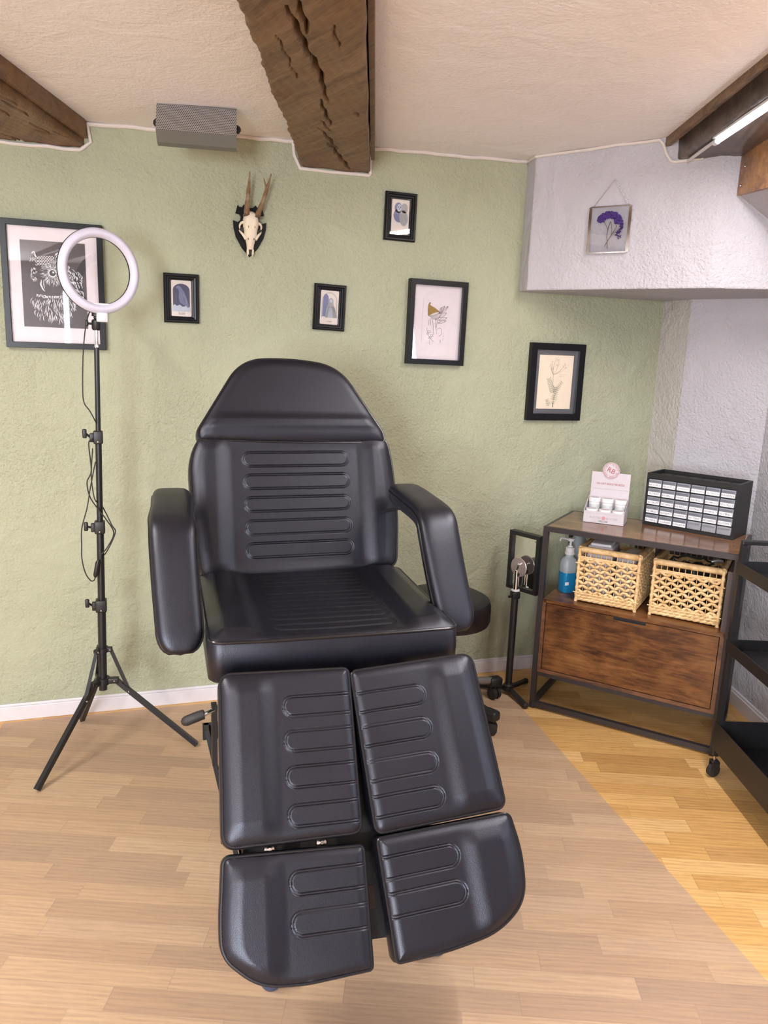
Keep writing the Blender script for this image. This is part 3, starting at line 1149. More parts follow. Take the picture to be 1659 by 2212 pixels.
mb = MB()
mid = P0 + pb_ * 0.0 - pn_ * .09
for u0, u1, a0, a1 in ((-.17, -.13, .01, .60), (.13, .17, .01, .58), (-.20, .22, .36, .40), (-.050, .070, .01, .575)):
    Mx = Matrix((Vector(pb_), Vector(pa_), Vector(pn_))).transposed().to_4x4()
    Mx.translation = Vector(P0)
    mb.box((u0, a0, -.125), (u1, a1, -.078), Mx)
obj('leg_frame', mb, 'steel', chair, world=True, smooth=0)
obj('cover_plate', MB().box((-.012, .470, -.0775), (.026, .515, -.0745), Mx), 'brownplate', chair, world=True, smooth=0)
mb = MB()
for u, a in ((-.20, .374), (-.085, .371)):
    obj('hinge_bolt', MB().lathe([(.006, 0), (.006, .012), (.011, .013), (.011, .016), (.004, .017), (.004, .026)], (u, a, -.08), 12, Mx), 'chrome', chair, world=True)
# reclining lever on the left
obj('lever_rod', MB().tube([(.145, 1.90, .548), (.175, 1.90, .560), (.24, 1.93, .58)], .006, 10), 'chrome', chair, world=True)
obj('lever_grip', MB().tube([(.092, 1.90, .533), (.096, 1.90, .534), (.104, 1.90, .536), (.135, 1.90, .546), (.150, 1.90, .550), (.151, 1.90, .550)], [.004, .010, .0135, .0135, .0125, .008], 16), 'rubber', chair, world=True)
obj('lever_bracket', MB().box((.170, 1.895, .40), (.184, 1.925, .57)), 'steel', chair, world=True, smooth=0)

# ------------------------------------------------------------------ ring light on its stand
rl = thing('ring_light', 'unlit white ring light on a tall black tripod stand in front of the framed owl', 'ring light', (-.135, 2.78, 0))
top = Vector((-.114, 2.775, 1.47))
bot = Vector((-.138, 2.78, .24))


def onpole(z):
    return bot.lerp(top, (z - bot.z) / (top.z - bot.z))


obj('pole', MB().tube([onpole(.25), onpole(.57)], .0145, 16).tube([onpole(.56), onpole(.857)], .0125, 16)
    .tube([onpole(.85), onpole(1.17)], .0105, 16).tube([onpole(1.16), onpole(1.47)], .0085, 16), 'steel', rl, world=True)
obj('spigot', MB().tube([onpole(1.468), onpole(1.478), onpole(1.50), onpole(1.53)], [.0085, .0062, .0050, .0062], 14), 'chrome', rl, world=True)
for z, r, kx in ((.572, .0195, -.03), (.858, .018, -.03), (1.171, .016, -.018)):
    p = onpole(z)
    c = obj('clamp', MB().rbox((p.x - r, p.y - r, z - .022), (p.x + r * .9, p.y + r, z + .022), .004).rbox((p.x - r - .012, p.y - .012, z - .016), (p.x - r + .004, p.y + .008, z + .014), .003), 'plastic', rl, world=True)
    obj('screw', MB().ball((p.x - .001, p.y - r - .001, z - .014), .0036, 10), 'chrome', c, world=True)
    kz = z + (.012 if z < .6 or z > 1.1 else .004)
    obj('clamp_knob', MB().tube([(p.x - r - .008, p.y - .004, z), (p.x - r - .022, p.y - .010, kz)], .004, 8).rbox((p.x - r - .034, p.y - .017, kz - .014), (p.x - r - .020, p.y - .005, kz + .017), .004), 'plastic', c, world=True)
# ball head
p = onpole(1.545)
obj('ball_head', MB().tube([onpole(1.525), onpole(1.53), onpole(1.556), onpole(1.56)], [.011, .0145, .0145, .010], 14).ball((p.x, p.y, 1.566), .008, 12)
    .tube([(p.x, p.y, 1.570), (p.x, p.y, 1.582)], .0135, 12).tube([(p.x - .012, p.y, 1.546), (p.x - .026, p.y - .004, 1.546)], .004, 8)
    .rbox((p.x - .034, p.y - .012, 1.536), (p.x - .024, p.y + .006, 1.557), .004), 'plastic', rl, world=True)
# ring head: normal turned to +x
RC = Vector((-.094, 2.755, 1.712))
ra = math.radians(25)
Mr = Matrix.Translation(RC) @ Matrix.Rotation(ra, 4, 'Z') @ Matrix.Rotation(math.radians(90), 4, 'X')
# in Mr space: x right, y up, z towards viewer
def ring(prof, n=72):
    vs, fs = [], []
    k = len(prof)
    for i in range(n):
        a = 2 * math.pi * i / n
        for r, z in prof:
            vs.append(Mr @ Vector((r * math.cos(a), r * math.sin(a), z)))
    for i in range(n):
        j = (i + 1) % n
        for q in range(k):
            w = (q + 1) % k
            fs.append((i * k + q, i * k + w, j * k + w, j * k + q))
    return MB().add(vs, fs)


Ro, Ri = .134, .104
obj('diffuser', ring([(Ri, -.004), (Ri + .002, .004), (Ri + .009, .0095), ((Ro + Ri) / 2, .012), (Ro - .009, .0095), (Ro - .002, .004), (Ro, -.004)]), 'diffuser', rl, world=True, smooth=60)
obj('ring_housing', ring([(Ri, -.004), (Ro, -.004), (Ro + .001, -.010), (Ro - .004, -.022), (Ri + .004, -.022), (Ri - .001, -.010)]), 'plastic', rl, world=True)
obj('mounting_bar', MB().rbox((-.050, -.118, -.014), (.050, -.100, .004), .003, Mr).rbox((-.014, -.160, -.012), (.018, -.130, .008), .003, Mr), 'wplastic', rl, world=True)
# tripod
zt, zb = .405, .285
pt, pb2 = onpole(zt), onpole(zb)
obj('leg_collar', MB().tube([onpole(zt - .008), onpole(zt + .008)], .022, 12), 'plastic', rl, world=True)
obj('leg_collar', MB().tube([onpole(zb - .012), onpole(zb + .012)], .024, 12), 'plastic', rl, world=True)
for fx, fy in ((-.349, 2.559), (.188, 2.74), (-.235, 3.045)):
    dv = Vector((fx - pb2.x, fy - pb2.y, 0))
    dn = dv.normalized()
    a0 = pb2 + dn * .045
    foot = Vector((fx, fy, .010))
    side = Vector((-dn.y, dn.x, 0))
    leg = obj('leg', MB().tube([a0, foot], .010, 4, sq=(.017, .017)), 'steel', rl, world=True, smooth=0)
    k = a0.lerp(foot, .16)
    obj('brace', MB().tube([pt + dn * .028, k], .006, 4, sq=(.012, .009)), 'steel', rl, world=True, smooth=0)
    obj('hub_arm', MB().rbox((0, -.012, -.010), (.055, .012, .010), .003, Matrix.Translation(pb2) @ Matrix.Rotation(math.atan2(dn.y, dn.x), 4, 'Z')), 'plastic', rl, world=True)
    obj('hub_arm', MB().rbox((0, -.010, -.008), (.034, .010, .008), .003, Matrix.Translation(pt) @ Matrix.Rotation(math.atan2(dn.y, dn.x), 4, 'Z')), 'plastic', rl, world=True)
    for q in (pt + dn * .028, a0 - dn * .004, k):
        obj('rivet', MB().ball(tuple(q - side * .009 * (1 if side.y > 0 else -1)), .0045, 8), 'chrome', leg, world=True)
# cable with inline remote
def spline(ctl, n=12):
    C = [Vector(c) for c in ctl]
    out = []
    for i in range(len(C) - 1):
        p0, p1, p2, p3 = C[max(i - 1, 0)], C[i], C[i + 1], C[min(i + 2, len(C) - 1)]
        for k in range(n):
            f = k / n
            out.append(.5 * ((2 * p1) + (-p0 + p2) * f + (2 * p0 - 5 * p1 + 4 * p2 - p3) * f ** 2 + (-p0 + 3 * p1 - 3 * p2 + p3) * f ** 3))
    out.append(C[-1])
    return out


def rel(dx, z, dy=-.02):
    p = onpole(z)
    return (p.x + dx, p.y + dy, z)


cab = obj('cable', MB().tube(spline([rel(-.02, 1.585, .01), rel(-.032, 1.54, 0), rel(-.042, 1.45, 0), rel(-.046, 1.34, 0), rel(-.042, 1.29), rel(-.025, 1.262), rel(-.010, 1.232), rel(.004, 1.19, .02), rel(-.02, 1.165),
                                         rel(-.030, 1.15), rel(-.024, 1.06), rel(-.038, 1.02), rel(-.030, .97), rel(-.004, .925), rel(.020, .89), rel(.045, .84), rel(.024, .79), rel(.004, .765)]), .0021, 8)
          .tube(spline([rel(-.018, 1.135), rel(-.024, 1.05), rel(-.02, .99), rel(-.012, .955), rel(.006, .93, .02), rel(.038, .87), rel(.050, .84), rel(.022, .775), rel(.0, .74, .015), rel(-.014, .71)]), .0021, 8)
          .tube(spline([rel(-.010, 1.09), rel(-.028, 1.0), rel(-.040, .93), rel(-.058, .86), rel(-.060, .80), rel(-.060, .75), rel(-.050, .70), rel(-.034, .672), rel(-.022, .672), rel(-.018, .685)]), .0021, 8), 'rubber', rl, world=True)
obj('cable_remote', MB().tube([rel(-.018, .682), rel(-.017, .69), rel(-.009, .735), rel(-.007, .745)], [.004, .008, .008, .004], 10), 'plastic', rl, world=True)

# ------------------------------------------------------------------ pictures


WF = 1.5


def stroke(mb, pts, w, y):
    """flat pencil or ink line in the picture plane; w = width or list"""
    n = len(pts)
    ws = [q * WF for q in (w if isinstance(w, (list, tuple)) else [w] * n)]
    vs = []
    for i in range(n):
        a = Vector(pts[max(i - 1, 0)])
        b = Vector(pts[min(i + 1, n - 1)])
        t = (b - a).normalized() if (b - a).length else Vector((1, 0))
        q = Vector((-t.y, t.x)) * ws[i] / 2
        p = Vector(pts[i])
        vs += [(p.x + q.x, y, p.y + q.y), (p.x - q.x, y, p.y - q.y)]
    mb.add(vs, [(2 * i, 2 * i + 1, 2 * i + 3, 2 * i + 2) for i in range(n - 1)])


def blob(mb, pts, y):
    mb.add([(x, y, z) for x, z in pts], [tuple(range(len(pts)))])


def curve2(a, b, bend, n=7):
    a, b = Vector(a), Vector(b)
    d = b - a
    q = Vector((-d.y, d.x)) * bend
    return [tuple(a + d * (i / n) + q * math.sin(math.pi * i / n)) for i in range(n + 1)]


def taper(w, n=8):
    return [w * (.15 + .85 * math.sin(math.pi * (i + .4) / (n + .0))) for i in range(n)]


def ell(cx, cz, rx, rz, n=22, a0=0, a1=2 * math.pi, rot=0):
    o = []
    for i in range(n):
        a = a0 + (a1 - a0) * i / (n - 1 if a1 - a0 < 6.2 else n)
        x, z = rx * math.cos(a), rz * math.sin(a)
        o.append((cx + x * math.cos(rot) - z * math.sin(rot), cz + x * math.sin(rot) + z * math.cos(rot)))
    return o


def picture(name, label, cx, cz, w, h, bw, depth, roll=0.0, step=0.0, ground='mount', inner=None, matn='frame', glass=True, cat='framed picture', group=None):
    root = thing(name, label, cat, (cx, WY, cz), (0, roll, 0), group)
    prof = [(0, 0), (0, -depth)]
    if step:
        prof = [(0, 0), (0, -depth * .75), (.004, -depth), (bw * .38, -depth), (bw * .48, -depth * .78), (bw * .72, -depth * .72), (bw * .8, -depth * .5), (bw, -depth * .45)]
    else:
        prof = [(0, 0), (0, -depth + .001), (.001, -depth), (bw - .001, -depth), (bw, -depth + .001), (bw, -depth * .45)]
    vs, k = [], len(prof)
    for sx, sz in ((-1, -1), (1, -1), (1, 1), (-1, 1)):
        for o, y in prof:
            vs.append((sx * (w / 2 - o), y, sz * (h / 2 - o)))
    fs = []
    for i in range(4):
        j = (i + 1) % 4
        for q in range(k - 1):
            fs.append((i * k + q, i * k + q + 1, j * k + q + 1, j * k + q))
    obj('frame', MB().add(vs, fs), matn, root, smooth=0)
    iw, ih = w / 2 - bw, h / 2 - bw
    yb = -depth * .35
    obj('mount_board', MB().box((-iw - .002, yb, -ih - .002), (iw + .002, yb + .004, ih + .002)), ground, root, smooth=0)
    if glass:
        obj('glass', MB().box((-iw - .001, -depth * .5 - .0012, -ih - .001), (iw + .001, -depth * .5, ih + .001)), 'glass', root, smooth=0)
    root['y'] = yb
    del root['y']
    return root, yb, iw, ih


# large framed owl drawing
pic, yb, iw, ih = picture('framed_drawing', 'large black framed white pencil drawing of an owl, behind the ring light', -.263, 1.678, .338, .442, .0205, .026)
pw, ph_ = .108, .150
obj('print', MB().box((-pw, yb - .0012, -ph_ + .004), (pw, yb, ph_ + .004)), 'night', pic, smooth=0)
rg = random.Random(21)
mb = MB()
y0 = yb - .0018
eye = (-.005, .045)
# facial disc
for i in range(120):
    a = rg.uniform(0, 2 * math.pi)
    r0, r1 = rg.uniform(.015, .022), rg.uniform(.030, .046)
    e_ = (eye[0] + .92 * r0 * math.cos(a), eye[1] + r0 * math.sin(a))
    f_ = (eye[0] + .92 * r1 * math.cos(a + .1), eye[1] + r1 * math.sin(a + .1) * 1.05)
    c = curve2(e_, f_, .08, 5)
    stroke(mb, c, taper(rg.uniform(.0007, .0013), 6), y0)
stroke(mb, ell(*eye, .0125, .0125, 30), .0022, y0)
stroke(mb, ell(*eye, .0165, .0165, 30), .0009, y0)
blob(mb, ell(eye[0] + .003, eye[1] + .003, .0035, .0035, 10), y0 - .0003)
# second, half hidden eye and brow
for i in range(46):
    a = rg.uniform(.4, 5.6)
    r0, r1 = .008, rg.uniform(.016, .028)
    stroke(mb, curve2((-.066 + r0 * .5 * math.cos(a), .036 + r0 * math.sin(a)), (-.066 + r1 * .5 * math.cos(a), .036 + r1 * math.sin(a)), .1, 4), taper(.0011, 5), y0)
stroke(mb, ell(-.070, .034, .006, .010, 18, .6, 5.4), .0022, y0)
# beak
stroke(mb, [(-.043, .020), (-.046, .004), (-.040, -.012), (-.033, -.020)], [.001, .0035, .003, .0008], y0)
stroke(mb, [(-.036, .018), (-.036, .004), (-.034, -.010)], [.0008, .0018, .0008], y0)
# ear tufts
for bx, s_ in ((-.068, -1), (.010, 1)):
    stroke(mb, [(bx - .010 * s_ * s_, .080), (bx, .112), (bx + .004, .118), (bx + .012, .096)], [.001, .003, .002, .002], y0)
    for i in range(22):
        x = bx + rg.uniform(-.012, .014)
        z = .078 + rg.uniform(0, .022)
        stroke(mb, curve2((x, z), (bx + rg.uniform(-.002, .004), z + rg.uniform(.008, .016)), .05, 4), taper(.0011, 5), y0)
# scalloped crown
for r_ in range(6):
    for i in range(11):
        x = -.056 + i * .0088 + (r_ % 2) * .0044
        z = .078 + r_ * .0052 - abs(i - 5) * .0011
        if x > .045:
            continue
        stroke(mb, ell(x, z, .0038, .0030, 8, math.pi * .9, math.pi * 2.1), .0010, y0)
# feathers at the back of the head, ruff, and breast
for i in range(120):
    x = rg.uniform(.030, .092)
    z = rg.uniform(-.035, .090) - (x - .03) * .7
    L_ = rg.uniform(.008, .017)
    ang = -1.05 + rg.uniform(-.25, .2)
    stroke(mb, curve2((x, z), (x + L_ * math.cos(ang), z + L_ * math.sin(ang)), .18, 5), taper(rg.uniform(.0010, .0022), 6), y0)
for i in range(56):
    t = i / 55
    x = -.062 + .125 * t
    z = -.030 - .010 * math.sin(math.pi * t) + rg.uniform(-.002, .002) + .010 * t
    stroke(mb, curve2((x, z), (x + rg.uniform(-.003, .003), z - rg.uniform(.005, .009)), .3, 4), taper(.0022, 5), y0)
for i in range(150):
    x = rg.uniform(-.076, .066)
    z = -.042 - rg.random() ** 1.3 * .070
    if abs(x + .005) > .085 + (z + .04) * .45:
        continue
    L_ = rg.uniform(.010, .024)
    ang = -1.57 + (x + .01) * 4 + rg.uniform(-.2, .2)
    stroke(mb, curve2((x, z), (x + L_ * math.cos(ang), z + L_ * math.sin(ang)), rg.choice((-.12, .12)), 5), taper(rg.uniform(.0006, .0015), 6), y0)
obj('owl_drawing', mb, 'chalk', pic, smooth=0)


WF = 1.15


def tarot(label, cx, cz, w, h, roll):
    pic, yb, iw, ih = picture('framed_card', label, cx, cz, w, h, .025, .020, roll, step=1, ground='frame', group='small framed animal cards')
    cw, ch = .037, .066
    c = round_poly([(-cw, -ch), (cw, -ch), (cw, ch), (-cw, ch)], .005, 5)
    mb = MB()
    mb.add([(x, yb - .0022, z) for x, z in c] + [(x, yb, z) for x, z in c], [tuple(range(len(c)))] + [(i, (i + 1) % len(c), (i + 1) % len(c) + len(c), i + len(c)) for i in range(len(c))])
    obj('card', mb, 'card', pic, smooth=0)
    return pic, yb - .0026


def T2(x, y, z):
    return Matrix.Translation((x, y, z)) @ Matrix.Rotation(math.radians(90), 4, 'X')


# raven card
pic, y0 = tarot('small black framed card of a raven on a dark blue arch, above the left armrest', .1815, 1.6595, .130, .181, .0)
mb = MB()
blob(mb, [(-.031, -.030)] + [(.031, -.030)] + ell(0, .030, .031, .024, 16, 0, math.pi), y0)
obj('night_arch', mb, 'navy', pic, smooth=0)
mb = MB()
blob(mb, [(-.022, .040), (-.012, .047), (-.004, .044), (.002, .036), (.012, .022), (.020, .002), (.028, -.030), (.022, -.040), (.014, -.026), (.002, -.020), (-.006, -.014), (-.010, .004), (-.008, .020), (-.010, .032)], y0 - .0004)
obj('raven_figure', mb, 'slate', pic, smooth=0)
mb = MB()
for i in range(16):
    a = rg.uniform(0, 1)
    stroke(mb, curve2((-.004 + .018 * a, .028 - .03 * a), (.006 + .018 * a, .004 - .036 * a), rg.uniform(-.1, .1), 5), taper(.0007, 6), y0 - .0008)
blob(mb, [(-.033, -.030), (-.026, -.022), (-.016, -.028), (-.006, -.023), (.006, -.032), (.016, -.026), (.024, -.034), (.033, -.030), (.033, -.048), (-.033, -.048)], y0 - .0006)
obj('snow_and_feathers', mb, 'pale', pic, smooth=0)
obj('card_title', text_mb('RABE', .011, T2(.001, y0 - .001, -.056)), 'tgrey', pic, smooth=0)
# crow and nun card
pic, y0 = tarot('small black framed card of a crow beside a nun-like robed figure, above the chair top', .760, 1.6555, .130, .180, .030)
mb = MB()
stroke(mb, [(-.030, -.040)] + ell(0, .022, .030, .036, 16, math.pi, 0)[::1] + [(.030, -.040)], .0022, y0)
obj('arch_line', mb, 'tgrey', pic, smooth=0)
mb = MB()
blob(mb, [(-.028, -.036), (-.027, .030), (-.024, .048), (-.014, .053), (-.006, .044), (-.004, .030), (-.006, -.036)], y0 - .0003)
obj('crow_figure', mb, 'slate', pic, smooth=0)
mb = MB()
blob(mb, [(-.016, -.040), (-.012, -.004), (-.004, .018), (-.002, .034), (.006, .039), (.014, .032), (.016, .016), (.024, -.006), (.031, -.040)], y0 - .0006)
obj('robe', mb, 'tgrey', pic, smooth=0)
mb = MB()
blob(mb, ell(.0055, .026, .0055, .007, 12), y0 - .0009)
blob(mb, [(-.006, -.040), (-.003, -.006), (.004, .006), (.012, -.006), (.016, -.040)], y0 - .0009)
obj('face_and_veil', mb, 'pale', pic, smooth=0)
mb = MB()
for i in range(10):
    x = -.012 + i * .004
    stroke(mb, curve2((x * .6 + .003, .004), (x * 1.3 + .002, -.038), .03, 4), .0005, y0 - .0012)
obj('robe_folds', mb, 'ink', pic, smooth=0)
obj('card_title', text_mb('NONNE', .006, T2(.001, y0 - .0006, -.055)), 'inkl', pic, smooth=0)
# two owls card
pic, y0 = tarot('small black framed card of two owls, highest picture on the green wall', 1.0465, 2.0255, .133, .186, .012)
mb = MB()
blob(mb, ell(-.010, .034, .016, .020, 22), y0)
blob(mb, ell(-.008, .004, .021, .026, 22, rot=.2), y0)
obj('left_owl', mb, 'slate', pic, smooth=0)
mb = MB()
blob(mb, ell(.016, .034, .014, .019, 22), y0 - .0003)
blob(mb, ell(.014, -.004, .018, .030, 22, rot=.1), y0 - .0003)
obj('right_owl', mb, 'tgrey', pic, smooth=0)
mb = MB()
blob(mb, ell(-.006, .034, .0105, .0145, 22), y0 - .0006)
for i in range(26):
    x = rg.uniform(-.024, .028)
    z = rg.uniform(-.034, .022)
    stroke(mb, curve2((x, z), (x + rg.uniform(-.003, .004), z - rg.uniform(.004, .008)), .2, 4), taper(.0010, 5), y0 - .0008)
obj('feather_marks', mb, 'pale', pic, smooth=0)
mb = MB()
for x in (-.011, -.001):
    blob(mb, ell(x, .037, .0020, .0024, 10), y0 - .001)
blob(mb, [(-.0075, .032), (-.0045, .032), (-.006, .026)], y0 - .001)
obj('owl_face', mb, 'ink', pic, smooth=0)
obj('card_title', text_mb('EULEN', .006, T2(.001, y0 - .001, -.056)), 'inkl', pic, smooth=0)

# mushroom drawing
pic, yb, iw, ih = picture('framed_drawing', 'black framed ink drawing of an olive capped mushroom with leaves on a white mount', 1.2235, 1.6155, .258, .345, .0215, .034, .010)
y0 = yb - .001
mb = MB()
mb.box((-.062, y0 - .0006, -.085), (.062, y0, .095))
obj('paper', mb, 'mount', pic, smooth=0)
mb = MB()
blob(mb, [(-.040, .030), (-.042, .055), (-.040, .074), (-.034, .084), (-.028, .080), (-.033, .074), (-.028, .070), (-.010, .062), (.006, .052), (.014, .045), (-.004, .044), (-.022, .036), (-.036, .027)], y0 - .0012)
obj('mushroom_cap', mb, 'olive', pic, smooth=0)
mb = MB()
yy = y0 - .0014
for i in range(14):
    t = i / 13
    stroke(mb, curve2((-.036 + .048 * t, .028 + .017 * t), (-.022 + .022 * t, .016 - .004 * t), .15, 4), .0005, yy)
stroke(mb, curve2((-.036, .027), (.014, .045), -.12), .0009, yy)
for a, b, c in (((-.020, .016), (-.012, -.050), .05), ((-.003, .018), (.006, -.046), -.04), ((-.030, .018), (-.026, -.012), .1), ((-.036, .012), (-.034, -.010), .1)):
    stroke(mb, curve2(a, b, c), .0010, yy)
for (a, b) in (((.012, .040), (.034, .072)), ((.016, .038), (.050, .072)), ((.012, .022), (.045, .045)), ((.010, .012), (.048, .024)), ((.008, .0), (.044, .012)), ((.010, .038), (.020, .066))):
    stroke(mb, curve2(a, b, .14), .0009, yy)
    stroke(mb, curve2(a, b, -.14), .0009, yy)
    stroke(mb, curve2(a, b, .0), .0005, yy)
stroke(mb, curve2((.0, -.02), (.050, .070), .12), .0011, yy)
stroke(mb, ell(.016, -.036, .012, .016, 16, -1.8, 2.6), .0009, yy)
stroke(mb, curve2((-.042, -.022), (-.006, -.078), -.12), .0010, yy)
for t, s_ in ((.2, 1), (.35, -1), (.5, 1), (.65, -1)):
    a = (-.042 + .036 * t, -.022 - .056 * t)
    b = (a[0] + .013 * s_, a[1] - .006)
    stroke(mb, curve2(a, b, .25), .0008, yy)
    stroke(mb, curve2(a, b, -.25), .0008, yy)
for a, b in (((.036, -.040), (.036, -.045)), ((.036, -.050), (.036, -.056)), ((.036, -.062), (.032, -.070)), ((.020, -.072), (.026, -.078)), ((.023, -.068), (.023, -.082)), ((-.028, -.070), (-.024, -.090))):
    stroke(mb, [a, b], .0007, yy)
obj('ink_drawing', mb, 'ink', pic, smooth=0)

# botanical print
pic, yb, iw, ih = picture('framed_print', 'black framed botanical print of a leafy herb on cream paper, above the cabinet', 1.815, 1.382, .274, .343, .030, .026, .0, ground='greymount', glass=True)
pw, ph_ = .0865, .1195
obj('paper', MB().box((-pw, yb - .0014, -ph_), (pw, yb, ph_)), 'cream', pic, smooth=0)
y0 = yb - .002
mb = MB()
stroke(mb, [(-.012, .032), (-.010, -.010), (-.004, -.045)], .0011, y0)
for b in ((-.030, .080), (-.020, .092), (-.006, .098), (.012, .102), (-.024, .066), (.046, .080), (.028, .062), (.050, .068)):
    stroke(mb, curve2((-.012, .034), b, .08 if b[0] < 0 else -.10), .0008, y0)
rg = random.Random(5)
for i in range(60):
    x, z = rg.choice(((-.028, .078), (-.018, .092), (.0, .100), (.012, .104), (-.022, .062), (.044, .082), (.038, .070), (.052, .070), (-.006, .078), (.008, .078)))
    x += rg.uniform(-.008, .008)
    z += rg.uniform(-.007, .007)
    blob(mb, ell(x, z, .0014, .0009, 6, rot=rg.uniform(0, 3)), y0 - .0003)
for i in range(2):
    stroke(mb, [(.018, .034 - i * .008), (.056 - i * .01, .034 - i * .008)], .0005, y0)
obj('flower_stems', mb, 'inkl', pic, smooth=0)
mb = MB()


def sprig(a, b, n, L, w, up):
    a, b = Vector(a), Vector(b)
    stroke(mb, [tuple(a), tuple(b)], .0010, y0)
    d = (b - a).normalized()
    for i in range(n):
        p = a.lerp(b, (i + .6) / n)
        for s_ in (-1, 1):
            q = Vector((-d.y, d.x)) * s_
            e_ = p + (q * .9 + d * up).normalized() * L * (1 - .4 * i / n)
            stroke(mb, curve2(tuple(p), tuple(e_), .18 * s_, 6), taper(w * .55, 7), y0 - .0003)


sprig((-.004, -.048), (-.034, .016), 8, .019, .0034, .7)
sprig((-.002, -.050), (.036, .004), 8, .014, .0022, .1)
sprig((.0, -.078), (.012, -.020), 7, .018, .0022, -.1)
sprig((-.002, -.100), (.0, -.055), 5, .010, .0018, .3)
sprig((-.022, -.108), (-.036, -.078), 4, .014, .0026, .8)
stroke(mb, [(-.003, -.112), (-.002, -.090)], .004, y0)
obj('leaves', mb, 'leafg', pic, smooth=0)

# floating glass frame with pressed flowers
fc = onface(.0, 1.99, .0)
ang = math.atan2(fe.y, fe.x)
ctr = Vector((1.7985, 2.771, 1.990))
ctr = Vector((f1.x + fe.x * ((Vector((ctr.x, ctr.y)) - f1) @ fe), f1.y + fe.y * ((Vector((ctr.x, ctr.y)) - f1) @ fe), 1.990))
pic = thing('glass_frame', 'silver edged glass frame with pressed purple flowers, hung by a chain on the white bulkhead', 'hanging frame', tuple(ctr), (0, 0, ang))
w, h = .158, .172
mb = MB()
for a, b in (((-w / 2, -h / 2), (w / 2, -h / 2)), ((w / 2, -h / 2), (w / 2, h / 2)), ((w / 2, h / 2), (-w / 2, h / 2)), ((-w / 2, h / 2), (-w / 2, -h / 2))):
    mb.tube([(a[0], -.012, a[1]), (b[0], -.012, b[1])], .004, 4, sq=(.011, .0045))
obj('frame', mb, 'chrome', pic, smooth=0)
obj('glass', MB().box((-w / 2, -.0135, -h / 2), (w / 2, -.0125, h / 2)), 'glass', pic, smooth=0)
obj('latch', MB().box((w / 2 + .002, -.017, .03), (w / 2 + .007, -.009, .042)).ball((w / 2 + .007, -.013, .028), .003, 8), 'chrome', pic, smooth=0)
hook = (0.006, -.006, .185)
mb = MB()
for sx in (-1, 1):
    a, b = Vector((sx * (w / 2 - .008), -.010, h / 2)), Vector(hook)
    n = 34
    for i in range(n):
        p = a.lerp(b, (i + .5) / n)
        L_ = (b - a).length / n * .72
        dv = (b - a).normalized()
        side = Vector((0, 1, 0)) if i % 2 else dv.cross(Vector((0, 1, 0)))
        pts = [p + dv * L_ * math.cos(q) + side * .0017 * math.sin(q) for q in [k * math.pi / 4 for k in range(8)]]
        mb.tube(pts, .0006, 5, closed=True)
ch_ = obj('chain', mb, 'chrome', pic, smooth=30)
obj('nail', MB().tube([(hook[0], 0, hook[2]), (hook[0], -.010, hook[2])], .0016, 8), 'chrome', pic)
mb = MB()
yy = -.0115
for pts, r in (([(-.012, -.062), (.006, -.030), (.030, .010), (.022, .030)], .0012), ([(.0, -.070), (-.003, -.040), (-.006, -.020), (-.002, .012), (.004, .03)], .0013), ([(.012, -.026), (.012, .0), (.006, .028)], .0009),
               ([(.022, -.010), (.034, .0), (.042, .012)], .0007), ([(.020, -.014), (.036, -.010), (.048, -.002)], .0006), ([(.018, -.018), (.034, -.024), (.046, -.034)], .0006), ([(.020, -.012), (.040, -.014), (.048, -.020)], .0006),
               ([(-.004, .0), (-.012, .016), (-.022, .030)], .0009)):
    mb.tube([(a, yy, b) for a, b in pts], r, 6)
obj('stems', mb, 'stem', pic)
rg = random.Random(9)
mb = MB()
for i in range(330):
    t = rg.uniform(-.2, math.pi + .15)
    rr = rg.uniform(.30, 1.0) ** .8
    x = -.002 + .046 * rr * math.cos(t) + (.006 if math.cos(t) > 0 else 0)
    z = .030 + .036 * rr * math.sin(t) - .004 * math.cos(t)
    mb.ball((x, yy - rg.uniform(-.001, .002), z), rg.uniform(.0028, .0050), 6, (1, .4, 1))
for i in range(60):
    a = rg.uniform(0, 1)
    mb.ball((.040 + .010 * math.sin(a * 4) + rg.uniform(-.005, .005), yy, .032 - a * .052 + rg.uniform(-.004, .004)), rg.uniform(.0020, .0040), 6, (1, .4, 1))
for i in range(22):
    mb.ball((.044 + rg.uniform(-.008, .008), yy, -.030 + rg.uniform(-.008, .008)), rg.uniform(.0014, .0026), 6, (1, .4, 1))
obj('blossoms', mb, 'purple', pic)

# ------------------------------------------------------------------ roe skull trophy
tr = thing('skull_trophy', 'roe deer skull with two antlers on a black shield plaque, on the green wall', 'skull trophy', (.440, WY, 1.92))
# plaque outline in local x,z
half = [(.000, -.092), (.030, -.060), (.052, -.022), (.061, .010), (.063, .038), (.046, .032), (.036, .040), (.034, .052), (.040, .062), (.054, .064), (.050, .078), (.046, .094), (.040, .088), (.030, .087), (.022, .098), (.012, .088), (.000, .086)]
pl_ = half + [(-x, z) for x, z in half[::-1][1:-1]]
pl2 = [(x * .95, z * .95 + .000) for x, z in pl_]
n = len(pl_)
vs = [(x, 0, z) for x, z in pl_] + [(x, -.010, z) for x, z in pl_] + [(x, -.0135, z) for x, z in pl2]
fs = [tuple(range(n)), tuple(range(2 * n, 3 * n))]
for l in (0, 1):
    fs += [(l * n + i, l * n + (i + 1) % n, (l + 1) * n + (i + 1) % n, (l + 1) * n + i) for i in range(n)]
obj('plaque', MB().add(vs, fs), 'frame', tr, smooth=0)
